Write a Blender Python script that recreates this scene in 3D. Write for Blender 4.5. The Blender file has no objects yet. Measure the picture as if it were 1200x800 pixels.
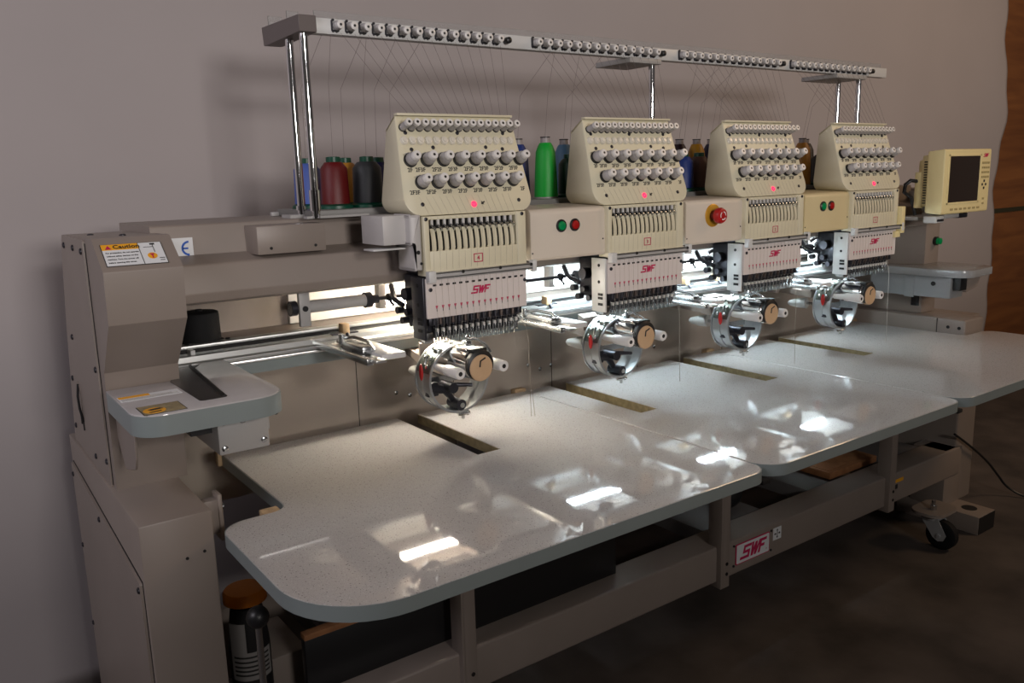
import bpy, bmesh, math, random
from mathutils import Vector, Matrix
random.seed(7)
S = bpy.context.scene
COL = S.collection
FL = 0.70                       # table-top datum above the floor
PI = math.pi

# ------------------------------------------------------------------ camera
Rm = ((0.808678, -0.587595, -0.02777), (-0.13626, -0.141186, -0.980561), (0.572252, 0.796742, -0.19424))
cd = bpy.data.cameras.new('camera')
cam = bpy.data.objects.new('camera', cd)
COL.objects.link(cam)
cd.sensor_width = 36.0
cd.lens = 29.516
cd.clip_start = 0.02
M4 = Matrix(((Rm[0][0], -Rm[1][0], -Rm[2][0], -0.96806),
             (Rm[0][1], -Rm[1][1], -Rm[2][1], -1.86403),
             (Rm[0][2], -Rm[1][2], -Rm[2][2], 0.60356 + FL),
             (0, 0, 0, 1)))
cam.matrix_world = M4
S.camera = cam
# ------------------------------------------------------------------ world, lights, exposure
S.view_settings.view_transform = 'Standard'
S.view_settings.look = 'None'
S.view_settings.exposure = 0.0
S.view_settings.gamma = 1.0
S.view_settings.use_curve_mapping = False
wd = bpy.data.worlds.new('world')
S.world = wd
wd.use_nodes = True
wd.node_tree.nodes['Background'].inputs[0].default_value = (1.0, 0.90, 0.85, 1)
wd.node_tree.nodes['Background'].inputs[1].default_value = 0.05

def area(name, loc, target, size, size_y, power, col):
    l = bpy.data.lights.new(name, 'AREA')
    l.shape = 'RECTANGLE'
    l.size, l.size_y, l.energy, l.color = size, size_y, power, col
    o = bpy.data.objects.new(name, l)
    COL.objects.link(o)
    o.location = loc
    d = Vector(target) - Vector(loc)
    o.rotation_euler = d.to_track_quat('-Z', 'Y').to_euler()
    return o
area('window_light', (-0.75, -5.6, FL + 1.05), (0.3, 0.45, FL + 0.85), 1.1, 0.5, 78, (1.0, 0.935, 0.90))
area('upper_window_light', (-0.55, -5.0, FL + 1.65), (0.3, 0.45, FL + 0.85), 0.7, 0.30, 34, (1.0, 0.935, 0.89))
area('side_lamp', (-2.8, -0.8, FL + 1.7), (-0.5, 0.0, FL + 0.4), 1.2, 0.8, 21, (0.98, 0.92, 1.0))
area('warm_room_lamp', (3.6, -2.2, 2.9), (2.2, 0.2, 1.0), 0.8, 0.8, 24, (1.0, 0.68, 0.42))
TUBE_POWER = 125.0

# ------------------------------------------------------------------ materials
def mat(name, col, rough=0.5, metal=0.0, spec=0.5, coat=0.0, noise=0.0, nscale=20.0, bump=0.0, bscale=200.0, emit=None, estr=0.0, trans=0.0):
    m = bpy.data.materials.new(name)
    m.use_nodes = True
    nt = m.node_tree
    b = nt.nodes['Principled BSDF']
    b.inputs['Base Color'].default_value = (*col, 1)
    b.inputs['Roughness'].default_value = rough
    b.inputs['Metallic'].default_value = metal
    b.inputs['Specular IOR Level'].default_value = spec
    b.inputs['Coat Weight'].default_value = coat
    b.inputs['Transmission Weight'].default_value = trans
    if emit:
        b.inputs['Emission Color'].default_value = (*emit, 1)
        b.inputs['Emission Strength'].default_value = estr
    if noise or bump:
        tc = nt.nodes.new('ShaderNodeTexCoord')
    if noise:
        n = nt.nodes.new('ShaderNodeTexNoise')
        n.inputs['Scale'].default_value = nscale
        n.inputs['Detail'].default_value = 6
        r = nt.nodes.new('ShaderNodeValToRGB')
        r.color_ramp.elements[0].position = 0.3
        r.color_ramp.elements[1].position = 0.7
        r.color_ramp.elements[0].color = (*[max(0, c * (1 - noise)) for c in col], 1)
        r.color_ramp.elements[1].color = (*[min(1, c * (1 + noise)) for c in col], 1)
        nt.links.new(tc.outputs['Object'], n.inputs['Vector'])
        nt.links.new(n.outputs['Fac'], r.inputs['Fac'])
        nt.links.new(r.outputs['Color'], b.inputs['Base Color'])
    if bump:
        n2 = nt.nodes.new('ShaderNodeTexNoise')
        n2.inputs['Scale'].default_value = bscale
        bp = nt.nodes.new('ShaderNodeBump')
        bp.inputs['Strength'].default_value = bump
        bp.inputs['Distance'].default_value = 0.002
        nt.links.new(tc.outputs['Object'], n2.inputs['Vector'])
        nt.links.new(n2.outputs['Fac'], bp.inputs['Height'])
        nt.links.new(bp.outputs['Normal'], b.inputs['Normal'])
    return m

BEIGE = mat('beige_enamel', (0.275, 0.230, 0.200), 0.42, noise=0.04, nscale=6)
BEIGE_SIDE = BEIGE
CREAM = mat('cream_plastic', (0.75, 0.70, 0.52), 0.4, noise=0.02, nscale=9)
PLATEW = mat('white_face_plate', (0.76, 0.69, 0.66), 0.35)
YELLOWED = mat('yellowed_plastic', (0.84, 0.72, 0.38), 0.45)
DKGREY = mat('dark_grey_paint', (0.13, 0.125, 0.125), 0.5)
GREYM = mat('grey_painted_metal', (0.42, 0.41, 0.40), 0.45)
SILVER = mat('brushed_aluminium', (0.72, 0.72, 0.71), 0.28, metal=1.0, noise=0.06, nscale=40)
ALUP = mat('anodised_rail', (0.50, 0.51, 0.50), 0.38, metal=0.75)
LIGHTPLATE = mat('light_grey_plate', (0.66, 0.66, 0.65), 0.4)
CHROME = mat('polished_chrome', (0.83, 0.83, 0.84), 0.06, metal=1.0)
STEEL = mat('zinc_steel', (0.60, 0.62, 0.63), 0.25, metal=1.0)
RINGM = mat('satin_zinc_ring', (0.46, 0.48, 0.49), 0.36, metal=0.75)
DARKST = mat('dark_oiled_steel', (0.045, 0.045, 0.055), 0.35, metal=0.6)
BLACK = mat('black_plastic', (0.012, 0.012, 0.013), 0.4)
BLACKG = mat('gap_black', (0.008, 0.007, 0.007), 0.7)
RUBBER = mat('black_rubber', (0.009, 0.009, 0.010), 0.75, spec=0.25)
WHITEP = mat('white_nylon', (0.82, 0.80, 0.78), 0.35)
GREYP = mat('grey_nylon', (0.46, 0.44, 0.44), 0.5, bump=0.3, bscale=600)
CLEARP = mat('milky_guide_plastic', (0.80, 0.76, 0.66), 0.25)
ACRYL = mat('clear_acrylic', (0.9, 0.92, 0.92), 0.08, trans=0.9)
TAN = mat('tan_end_cap', (0.62, 0.42, 0.25), 0.45)
REDP = mat('red_plastic', (0.45, 0.012, 0.012), 0.35)
CRIMSON = mat('crimson_print', (0.55, 0.01, 0.09), 0.5)
GREENB = mat('green_button', (0.0, 0.20, 0.06), 0.3, emit=(0.0, 0.6, 0.15), estr=0.05)
REDB = mat('red_button', (0.40, 0.01, 0.01), 0.3)
LED = mat('red_status_light', (0.9, 0.03, 0.08), 0.3, emit=(1.0, 0.03, 0.10), estr=1.6)
BRASS = mat('yellow_stop_collar', (0.62, 0.32, 0.03), 0.35, metal=0.3)
EDGE = mat('grey_edge_band', (0.25, 0.29, 0.29), 0.4, noise=0.03, nscale=12)
CORE = mat('particle_board_core', (0.30, 0.24, 0.13), 0.8, noise=0.25, nscale=60)
BROWNB = mat('brown_board', (0.30, 0.13, 0.05), 0.7, noise=0.2, nscale=30)
WOODB = mat('pale_wood_block', (0.46, 0.32, 0.18), 0.7, noise=0.2, nscale=50)
PRINT = mat('black_print', (0.02, 0.02, 0.02), 0.6)
STICK = mat('white_sticker', (0.78, 0.80, 0.82), 0.5)
BLUEP = mat('blue_print', (0.01, 0.10, 0.50), 0.5)
CAUT = mat('orange_sticker', (0.90, 0.42, 0.02), 0.5)
GREENC = mat('dark_green_cone_plastic', (0.0, 0.06, 0.032), 0.4)
TIP = mat('grey_cone_tip', (0.33, 0.30, 0.30), 0.4)
SCREEN = mat('dark_lcd_glass', (0.030, 0.020, 0.016), 0.15)
ORANGE = mat('orange_cap', (0.90, 0.27, 0.01), 0.4)
YEL = mat('yellow_tool', (0.75, 0.40, 0.03), 0.5)
THREADG = mat('fine_grey_thread', (0.16, 0.13, 0.13), 0.7)
THREADC = mat('pale_thread', (0.55, 0.50, 0.44), 0.7)
LAMPY = mat('warm_tube_glow', (0.9, 0.9, 0.9), 0.4, emit=(1.0, 0.90, 0.74), estr=TUBE_POWER * 1.25)
LAMPB = mat('cool_tube_glow', (0.9, 0.9, 0.9), 0.4, emit=(0.74, 0.91, 1.0), estr=TUBE_POWER)

def quartz():
    m = bpy.data.materials.new('speckled_white_laminate')
    m.use_nodes = True
    nt = m.node_tree
    b = nt.nodes['Principled BSDF']
    tc = nt.nodes.new('ShaderNodeTexCoord')
    prev = None
    col = (0.52, 0.50, 0.485)
    for sc, th, c in ((150, 0.16, (0.20, 0.18, 0.18)), (330, 0.22, (0.36, 0.34, 0.33)), (240, 0.18, (0.66, 0.65, 0.63))):
        v = nt.nodes.new('ShaderNodeTexVoronoi')
        v.inputs['Scale'].default_value = sc
        nt.links.new(tc.outputs['Object'], v.inputs['Vector'])
        ma = nt.nodes.new('ShaderNodeMath')
        ma.operation = 'LESS_THAN'
        ma.inputs[1].default_value = th
        nt.links.new(v.outputs['Distance'], ma.inputs[0])
        mx = nt.nodes.new('ShaderNodeMix')
        mx.data_type = 'RGBA'
        nt.links.new(ma.outputs[0], mx.inputs['Factor'])
        if prev: nt.links.new(prev, mx.inputs['A'])
        else: mx.inputs['A'].default_value = (*col, 1)
        mx.inputs['B'].default_value = (*c, 1)
        prev = mx.outputs['Result']
    nt.links.new(prev, b.inputs['Base Color'])
    b.inputs['Roughness'].default_value = 0.035
    n = nt.nodes.new('ShaderNodeTexNoise')
    n.inputs['Scale'].default_value = 110
    bp = nt.nodes.new('ShaderNodeBump')
    bp.inputs['Strength'].default_value = 0.02
    bp.inputs['Distance'].default_value = 0.0012
    nt.links.new(tc.outputs['Object'], n.inputs['Vector'])
    nt.links.new(n.outputs['Fac'], bp.inputs['Height'])
    nt.links.new(bp.outputs['Normal'], b.inputs['Normal'])
    b.inputs['Specular IOR Level'].default_value = 0.6
    return m
QUARTZ = quartz()

def plywood():
    m = mat('reddish_plywood', (0.20, 0.07, 0.022), 0.7)
    nt = m.node_tree
    b = nt.nodes['Principled BSDF']
    tc = nt.nodes.new('ShaderNodeTexCoord')
    mp = nt.nodes.new('ShaderNodeMapping')
    mp.inputs['Scale'].default_value = (0.6, 1, 5)
    n = nt.nodes.new('ShaderNodeTexNoise')
    n.inputs['Scale'].default_value = 3
    n.inputs['Detail'].default_value = 8
    n.inputs['Distortion'].default_value = 0.8
    r = nt.nodes.new('ShaderNodeValToRGB')
    r.color_ramp.elements[0].position = 0.3
    r.color_ramp.elements[0].color = (0.18, 0.062, 0.018, 1)
    r.color_ramp.elements[1].position = 0.72
    r.color_ramp.elements[1].color = (0.30, 0.115, 0.032, 1)
    nt.links.new(tc.outputs['Object'], mp.inputs['Vector'])
    nt.links.new(mp.outputs['Vector'], n.inputs['Vector'])
    nt.links.new(n.outputs['Fac'], r.inputs['Fac'])
    nt.links.new(r.outputs['Color'], b.inputs['Base Color'])
    return m
PLY = plywood()
SHEET = mat('grey_backdrop', (0.435, 0.398, 0.40), 0.85, noise=0.05, nscale=1.3, bump=0.25, bscale=2.5)
CONC = mat('stained_concrete', (0.078, 0.064, 0.056), 0.75, noise=0.5, nscale=4, bump=0.3, bscale=60)

# ------------------------------------------------------------------ mesh builder
class B:
    def __init__(s): s.bm = bmesh.new()
    def _merge(s, t, mi):
        for f in t.faces: f.material_index = mi
        me = bpy.data.meshes.new('t')
        t.to_mesh(me); t.free()
        s.bm.from_mesh(me)
        bpy.data.meshes.remove(me)
    def box(s, x0, x1, y0, y1, z0, z1, mi=0, bev=0.0, seg=2):
        t = bmesh.new()
        bmesh.ops.create_cube(t, size=1)
        for v in t.verts:
            v.co = ((x0 + x1) / 2 + v.co.x * (x1 - x0), (y0 + y1) / 2 + v.co.y * (y1 - y0), (z0 + z1) / 2 + v.co.z * (z1 - z0))
        if bev: bmesh.ops.bevel(t, geom=t.edges[:], offset=bev, segments=seg, affect='EDGES', profile=0.5)
        s._merge(t, mi); return s
    def cyl(s, p0, p1, r0, r1=None, n=20, mi=0, cap=True):
        p0, p1 = Vector(p0), Vector(p1)
        r1 = r0 if r1 is None else r1
        d = p1 - p0
        t = bmesh.new()
        bmesh.ops.create_cone(t, cap_ends=cap, segments=n, radius1=r0, radius2=r1, depth=d.length)
        q = Vector((0, 0, 1)).rotation_difference(d.normalized()).to_matrix().to_4x4()
        bmesh.ops.transform(t, matrix=Matrix.Translation((p0 + p1) / 2) @ q, verts=t.verts)
        s._merge(t, mi); return s
    def lathe(s, base, axis, prof, n=24, mi=0):
        """prof: list of (dist along axis, radius[, material])"""
        base, ax = Vector(base), Vector(axis).normalized()
        q = Vector((0, 0, 1)).rotation_difference(ax)
        t = bmesh.new(); rings = []
        for p in prof:
            h, r = p[0], max(p[1], 1e-5)
            rings.append([t.verts.new(base + q @ Vector((r * math.cos(a), r * math.sin(a), h))) for a in [2 * PI * i / n for i in range(n)]])
        for k in range(len(rings) - 1):
            for i in range(n):
                t.faces.new((rings[k][i], rings[k][(i + 1) % n], rings[k + 1][(i + 1) % n], rings[k + 1][i]))
        t.faces.new(rings[0][::-1]); t.faces.new(rings[-1])
        mis = [f for f in t.faces]
        k = 0
        for j in range(len(rings) - 1):
            m = prof[j][2] if len(prof[j]) > 2 else mi
            for i in range(n): mis[k].material_index = m; k += 1
        mis[-2].material_index = prof[0][2] if len(prof[0]) > 2 else mi
        mis[-1].material_index = prof[-1][2] if len(prof[-1]) > 2 else mi
        me = bpy.data.meshes.new('t'); t.to_mesh(me); t.free(); s.bm.from_mesh(me); bpy.data.meshes.remove(me)
        return s
    def sph(s, c, r, mi=0, sc=(1, 1, 1)):
        t = bmesh.new()
        bmesh.ops.create_uvsphere(t, u_segments=20, v_segments=12, radius=r)
        for v in t.verts: v.co = Vector((v.co.x * sc[0] + c[0], v.co.y * sc[1] + c[1], v.co.z * sc[2] + c[2]))
        s._merge(t, mi); return s
    def prism(s, pts, f0, f1, mi=0, bev=0.0, seg=2):
        """pts: 2D outline; f0/f1 map (a,b) -> 3D point of the two end faces"""
        t = bmesh.new()
        a = [t.verts.new(f0(*p)) for p in pts]; b = [t.verts.new(f1(*p)) for p in pts]
        n = len(pts)
        t.faces.new(a[::-1]); t.faces.new(b)
        for i in range(n): t.faces.new((a[i], a[(i + 1) % n], b[(i + 1) % n], b[i]))
        bmesh.ops.recalc_face_normals(t, faces=t.faces)
        if bev:
            bmesh.ops.bevel(t, geom=[e for e in t.edges], offset=bev, segments=seg, affect='EDGES', profile=0.5)
        s._merge(t, mi); return s
    def px(s, pts, x0, x1, mi=0, bev=0.0, seg=2):   # outline in (y,z)
        return s.prism(pts, lambda a, b: (x0, a, b), lambda a, b: (x1, a, b), mi, bev, seg)
    def py(s, pts, y0, y1, mi=0, bev=0.0, seg=2):   # outline in (x,z)
        return s.prism(pts, lambda a, b: (a, y0, b), lambda a, b: (a, y1, b), mi, bev, seg)
    def pz(s, pts, z0, z1, mi=0, bev=0.0, seg=2):   # outline in (x,y)
        return s.prism(pts, lambda a, b: (a, b, z0), lambda a, b: (a, b, z1), mi, bev, seg)
    def tube(s, pts, r, n=8, mi=0):
        P = [Vector(p) for p in pts]
        t = bmesh.new(); rings = []
        up = None
        for i, p in enumerate(P):
            d = (P[min(i + 1, len(P) - 1)] - P[max(i - 1, 0)]).normalized()
            if up is None: up = d.orthogonal().normalized()
            u = (up - d * up.dot(d)).normalized(); up = u
            w = d.cross(u)
            rr = r[i] if isinstance(r, (list, tuple)) else r
            rings.append([t.verts.new(p + (u * math.cos(2 * PI * k / n) + w * math.sin(2 * PI * k / n)) * rr) for k in range(n)])
        for i in range(len(P) - 1):
            for k in range(n): t.faces.new((rings[i][k], rings[i][(k + 1) % n], rings[i + 1][(k + 1) % n], rings[i + 1][k]))
        t.faces.new(rings[0][::-1]); t.faces.new(rings[-1])
        s._merge(t, mi); return s
    def ring(s, c, axis_y0, axis_y1, ro, ri, mi=0, n=48):
        """annulus band around the Y axis"""
        prof = [(axis_y0, ri), (axis_y0, ro), (axis_y1, ro), (axis_y1, ri)]
        t = bmesh.new(); R = []
        for (y, r) in prof:
            R.append([t.verts.new((c[0] + r * math.cos(2 * PI * i / n), y, c[1] + r * math.sin(2 * PI * i / n))) for i in range(n)])
        for k in range(4):
            for i in range(n): t.faces.new((R[k][i], R[k][(i + 1) % n], R[(k + 1) % 4][(i + 1) % n], R[(k + 1) % 4][i]))
        bmesh.ops.recalc_face_normals(t, faces=t.faces)
        s._merge(t, mi); return s
    def mesh(s, me, mw, mi=0):
        t = bmesh.new(); t.from_mesh(me); t.transform(mw)
        s._merge(t, mi); return s

def round_poly(pts, rad, seg=6):
    """round the corners of a 2D polygon; rad is one radius or a list"""
    out = []; n = len(pts)
    for i in range(n):
        r = rad[i] if isinstance(rad, (list, tuple)) else rad
        p = Vector(pts[i]); a = Vector(pts[i - 1]); b = Vector(pts[(i + 1) % n])
        if r <= 0: out.append(tuple(p)); continue
        da, db = (a - p).normalized(), (b - p).normalized()
        ang = da.angle(db)
        L = min(r / math.tan(ang / 2), (a - p).length * .49, (b - p).length * .49)
        rr = L * math.tan(ang / 2)
        c = p + (da + db).normalized() * (rr / math.sin(ang / 2))
        v0, v1 = p + da * L - c, p + db * L - c
        th = v0.angle(v1); sg = 1 if v0.x * v1.y - v0.y * v1.x > 0 else -1
        for k in range(seg + 1):
            t = sg * th * k / seg
            out.append((c.x + v0.x * math.cos(t) - v0.y * math.sin(t), c.y + v0.x * math.sin(t) + v0.y * math.cos(t)))
    return out

def thing(name, label, cat, loc=(0, 0, 0), group=None):
    o = bpy.data.objects.new(name, None)
    o.empty_display_size = 0.05
    COL.objects.link(o)
    o.location = (loc[0], loc[1], loc[2] + FL)
    tag(o, label, cat, group)
    return o
def tag(o, label, cat, group=None):
    o['label'] = label; o['category'] = cat
    if group: o['group'] = group
    return o
def rootloc(p):
    v = Vector((0, 0, 0))
    while p is not None:
        v += p.location; p = p.parent
    return v
def obj(name, b, mats, parent=None, at=None, smooth=True, label=None):
    """link one mesh object; coordinates are table-datum coordinates"""
    if not isinstance(mats, (list, tuple)): mats = [mats]
    me = bpy.data.meshes.new(name)
    bm = b.bm
    if parent is not None:
        off = Vector((0, 0, FL)) - rootloc(parent)
    else:
        at = at if at is not None else tuple(sum((v.co for v in bm.verts), Vector()) / len(bm.verts))
        off = -Vector(at)
    bmesh.ops.translate(bm, verts=bm.verts, vec=off)
    bm.to_mesh(me); bm.free()
    for m in mats: me.materials.append(m)
    if smooth and len(me.polygons):
        me.polygons.foreach_set('use_smooth', [True] * len(me.polygons))
        me.set_sharp_from_angle(angle=math.radians(40))
    o = bpy.data.objects.new(name, me)
    COL.objects.link(o)
    if parent is not None: o.parent = parent
    else: o.location = (at[0], at[1], at[2] + FL)
    if label: o['label'] = label
    return o
def dup(src, parent, loc, label=None):
    """copy of a small part placed so that its local origin sits at loc (datum coordinates)"""
    o = src.copy(); COL.objects.link(o); o.parent = parent
    o.location = Vector((loc[0], loc[1], loc[2] + FL)) - rootloc(parent)
    if label: o['label'] = label
    return o
def islands(name, b, mats, parent, label=None, smooth=True):
    """link every loose piece of the builder as a part of its own"""
    bm = b.bm; bm.verts.ensure_lookup_table(); seen = set(); out = []
    bm.verts.index_update()
    for v in bm.verts:
        if v.index in seen: continue
        st = [v]; comp = []
        seen.add(v.index)
        while st:
            q = st.pop(); comp.append(q)
            for e in q.link_edges:
                r = e.other_vert(q)
                if r.index not in seen: seen.add(r.index); st.append(r)
        nb = B(); mp = {}
        for q in comp: mp[q] = nb.bm.verts.new(q.co)
        fs = {f for q in comp for f in q.link_faces}
        for f in sorted(fs, key=lambda f: f.index):
            nf = nb.bm.faces.new([mp[q] for q in f.verts]); nf.material_index = f.material_index
        out.append(obj(name, nb, mats, parent, smooth=smooth, label=label))
    return out
def struct(o): o['kind'] = 'structure'; return o

# text and emblem meshes, drawn in the XZ plane facing -Y, origin bottom left
def textmesh(body, size, ext=0.0003):
    c = bpy.data.curves.new('t', 'FONT'); c.body = body; c.size = size; c.extrude = ext
    c.resolution_u = 2; c.offset = size * 0.018
    o = bpy.data.objects.new('t', c); COL.objects.link(o)
    me = bpy.data.meshes.new_from_object(o.evaluated_get(bpy.context.evaluated_depsgraph_get()))
    bpy.data.objects.remove(o); bpy.data.curves.remove(c)
    return me
def add_text(b, body, size, M, mi=0, center=False):
    me = textmesh(body, size)
    if center and len(me.vertices):
        xs = [v.co.x for v in me.vertices]
        M = M @ Matrix.Translation((-(min(xs) + max(xs)) / 2, 0, 0))
    b.mesh(me, M, mi); bpy.data.meshes.remove(me)
def frame(origin, xdir, zdir):
    """matrix whose local X,Y lie on xdir,zdir at origin; local Z points out of the surface"""
    x = Vector(xdir).normalized(); y = Vector(zdir).normalized(); z = x.cross(y)
    m = Matrix.Identity(4)
    for i in range(3): m[i][0], m[i][1], m[i][2], m[i][3] = x[i], y[i], z[i], origin[i]
    return m
def emblem(b, M, h, mi=0, th=0.0005):
    """the slanted three-letter emblem, height h, centred"""
    sl = 0.26
    quads = [
        [(.10, 1), (.95, 1), (.95, .80), (.10, .80)], [(.10, .82), (.30, .82), (.30, .50), (.10, .50)],
        [(.10, .60), (.86, .60), (.86, .40), (.10, .40)], [(.66, .5), (.86, .5), (.86, .1), (.66, .1)],
        [(-.12, .20), (.86, .20), (.86, 0), (-.12, 0)],
        [(.98, 1), (1.20, 1), (1.27, 0), (1.05, 0)], [(1.05, 0), (1.27, 0), (1.55, .95), (1.38, .95)],
        [(1.38, .95), (1.60, .95), (1.62, 0), (1.42, 0)], [(1.42, 0), (1.62, 0), (2.02, 1), (1.80, 1)],
        [(1.78, 1), (2.62, 1), (2.62, .80), (1.78, .80)], [(1.90, .82), (2.10, .82), (2.06, 0), (1.86, 0)],
        [(1.95, .60), (2.46, .60), (2.46, .40), (1.95, .40)]]
    for i, q in enumerate(quads):
        e = th + i * 0.00002
        pts = [((x + sl * y - 1.35) * h, (y - .5) * h) for x, y in q]
        b.prism(pts, lambda a, c: M @ Vector((a, c, 0)), lambda a, c: M @ Vector((a, c, e)), mi)
def arrow(b, M, s, mi=0):
    b.prism([(-.5 * s, 0), (.1 * s, .45 * s), (.1 * s, .15 * s), (.6 * s, .15 * s), (.6 * s, -.15 * s), (.1 * s, -.15 * s), (.1 * s, -.45 * s)],
            lambda a, c: M @ Vector((a, c, 0)), lambda a, c: M @ Vector((a, c, .0005)), mi)
def flat(b, M, pts, mi=0, e=0.0004):
    b.prism(pts, lambda a, c: M @ Vector((a, c, 0)), lambda a, c: M @ Vector((a, c, e)), mi)
def rect(x0, x1, y0, y1): return [(x0, y0), (x1, y0), (x1, y1), (x0, y1)]
def shift(M, z): return M @ Matrix.Translation((0, 0, z))

# ================================================================== SETTING
f = obj('floor', B().box(-4, 8, -6, 0.66, -FL - 0.05, -FL), CONC, at=(0, 0, -FL)); struct(f)
w = obj('wall_back', B().box(-4, 8, 0.56, 0.66, -FL, 2.6), PLY, at=(0, 0.56, -FL)); struct(w)
pw = obj('light_blocker_wall', B().box(-5, 7, -3.25, -3.15, -FL, 0.60), mat('dark_blocker', (0.06, 0.055, 0.055), 0.8), at=(0, -3.2, -FL)); struct(pw)   # added unseen half wall, blocks window light from floor and lower beam
# dark seam between the wood sheets
t1 = obj('trim_1', B().box(4.0, 8, 0.552, 0.562, 0.30, 0.325), mat('dark_seam', (0.035, 0.03, 0.012), 0.8), at=(4, 0.55, 0.3)); struct(t1)
# hung grey backdrop with wavy right edge
b = B(); bm = b.bm
nz, nx = 60, 40; SY = 0.45
g = []
for j in range(nz + 1):
    z = -FL + 0.003 + (2.55 + FL) * j / nz
    xe = 4.125 + 0.020 * math.sin(z * 9) + 0.012 * math.sin(z * 23 + 1) + 0.03 * math.sin(z * 3.1 + .5)
    row = []
    for i in range(nx + 1):
        u = i / nx
        x = -3.5 + (xe + 3.5) * (1 - (1 - u) ** 1.6)
        y = SY + 0.010 * math.sin(x * 2.1 + z * 0.7) * (1 if x > 1 else .5) + 0.018 * math.exp(-((x - xe) / .35) ** 2) * math.sin(z * 5 + x * 3)
        row.append(bm.verts.new((x, y, z)))
    g.append(row)
for j in range(nz):
    for i in range(nx): bm.faces.new((g[j][i], g[j][i + 1], g[j + 1][i + 1], g[j + 1][i]))
o = obj('backdrop_sheet', b, SHEET, at=(0.3, SY, -FL))
md = o.modifiers.new('thickness', 'SOLIDIFY'); md.thickness = 0.003
tag(o, 'plain grey backdrop sheet with a ragged right edge hanging behind the whole machine', 'backdrop')

# ================================================================== MACHINE FRAME
mf = thing('machine_frame', 'long beige steel frame of the embroidery machine standing on the concrete floor', 'machine frame', (0.75, 0.0, -FL))
# end cabinets
FARSHADE = mat('far_shaded_grey', (0.25, 0.26, 0.27), 0.45)  # left drive box grey with shade painted in, for the far end
def bolts(b, pts, axis, r=0.0055, mi=0):
    for p in pts: b.lathe(p, axis, [(0, r), (0.002, r), (0.0035, r * .6)], 10, mi)
cab = obj('end_cabinet', B().box(-0.713, -0.591, -0.42, 0.27, -FL + .02, 0.042, 0, 0.003, 2), BEIGE, mf)
pn = B().px(round_poly([(-.405, -.065), (-.405, -.66), (.25, -.66), (.25, -.02)], 0.004), -0.7185, -0.7125)
obj('panel_gap', B().px(round_poly([(-.4085, -.061), (-.4085, -.6635), (.2535, -.6635), (.2535, -.0165)], 0.004), -.7138, -.7125), BLACKG, cab)
obj('access_panel', pn, BEIGE, cab)
sb = B(); bolts(sb, [(-.7185, .235, -.045), (-.7185, -.06, -.06), (-.7185, -.395, -.08), (-.7185, .235, -.22), (-.7185, .235, -.42), (-.7185, -.395, -.36), (-.7185, -.395, -.62)], (-1, 0, 0), .006)
islands('screw', sb, DARKST, cab)
sb = B()
for p in ((-.640, -.42, -.035), (-.610, -.42, -.03)): sb.cyl((p[0], -.4215, p[2]), (p[0], -.419, p[2]), .0028, n=10)
islands('bolt_hole', sb, BLACKG, cab)
obj('end_cabinet', B().box(2.06, 2.195, -0.42, 0.27, -FL + .06, 0.05, 0, 0.008, 3).box(2.195, 2.30, -.36, .27, -.2, 0.042, 0, .006), BEIGE, mf)
sb = B()
for y in (-.40, -.36):
    sb.cyl((2.058, y, .02), (2.061, y, .02), .006, n=10)
for y in (.05, .09): sb.cyl((2.058, y, .02), (2.061, y, .02), .006, n=10)
sb.box(2.0585, 2.0605, -.32, -.318, -.06, .048)
islands('bolt_hole', sb, BLACKG, mf)
# bracket plate on the cabinet's right side
bb = B().box(-.592, -.562, -.36, -.335, -.03, .035, 0, .002).box(-.564, -.556, -.365, -.33, -.045, .045, 0, .002)
bb.cyl((-.556, -.347, .015), (-.550, -.347, .015), .005, mi=1)
obj('table_bracket', bb, [BEIGE, STEEL], mf)
# columns
prof = [(.03, .512), (-.262, .516), (-.334, .463), (-.326, .371), (-.228, .272), (-.207, .042), (.215, .042), (.13, .30), (.055, .48)]
shell = [(-.195, .514), (-.262, .516), (-.334, .463), (-.326, .371), (-.228, .272), (-.207, .042), (-.185, .042)]
cl = obj('column', B().px(round_poly(prof, [.008, .004, .003, .003, .002, 0, 0, .02, .02], 3), -.7035, -.574), BEIGE, mf)
sp = [(.03, .512), (-.196, .511), (-.181, .042), (.215, .042), (.13, .30), (.055, .48)]
obj('side_cover', B().px(round_poly(sp, [.012, .004, 0, 0, .02, .02], 3), -.7075, -.703), BEIGE, cl)
obj('seam', B().px([(-.196, .505), (-.1995, .505), (-.1845, .046), (-.181, .046)], -.7045, -.7028), BLACKG, cl)
sb = B(); bolts(sb, [(-.7075, .012, .492), (-.7075, -.09, .492), (-.7075, -.175, .49), (-.7075, .06, .30), (-.7075, -.172, .27), (-.7075, .17, .085), (-.7075, -.05, .07), (-.7075, -.168, .09), (-.7075, .13, .2)], (-1, 0, 0), .006)
islands('screw', sb, DARKST, cl)
hb = B().px(round_poly([(.075, .21), (.045, .19), (.055, .125), (.085, .145)], .008), -.7085, -.7065, 0)
hb.tube([(-.709, .06, .20), (-.713, .055, .175), (-.713, .05, .15), (-.709, .05, .12)], .0025, 8, 1)
hb.box(-.710, -.7075, .072, .076, .11, .15, 1).box(-.710, -.7075, .052, .056, .10, .13, 1)
obj('door_latch', hb, [BEIGE, BLACK], cl)
bs = B(); bolts(bs, [(-.64, -.20, .515), (-.675, -.09, .513)], (0, 0, 1), .006); islands('screw', bs, DARKST, cl)
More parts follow.
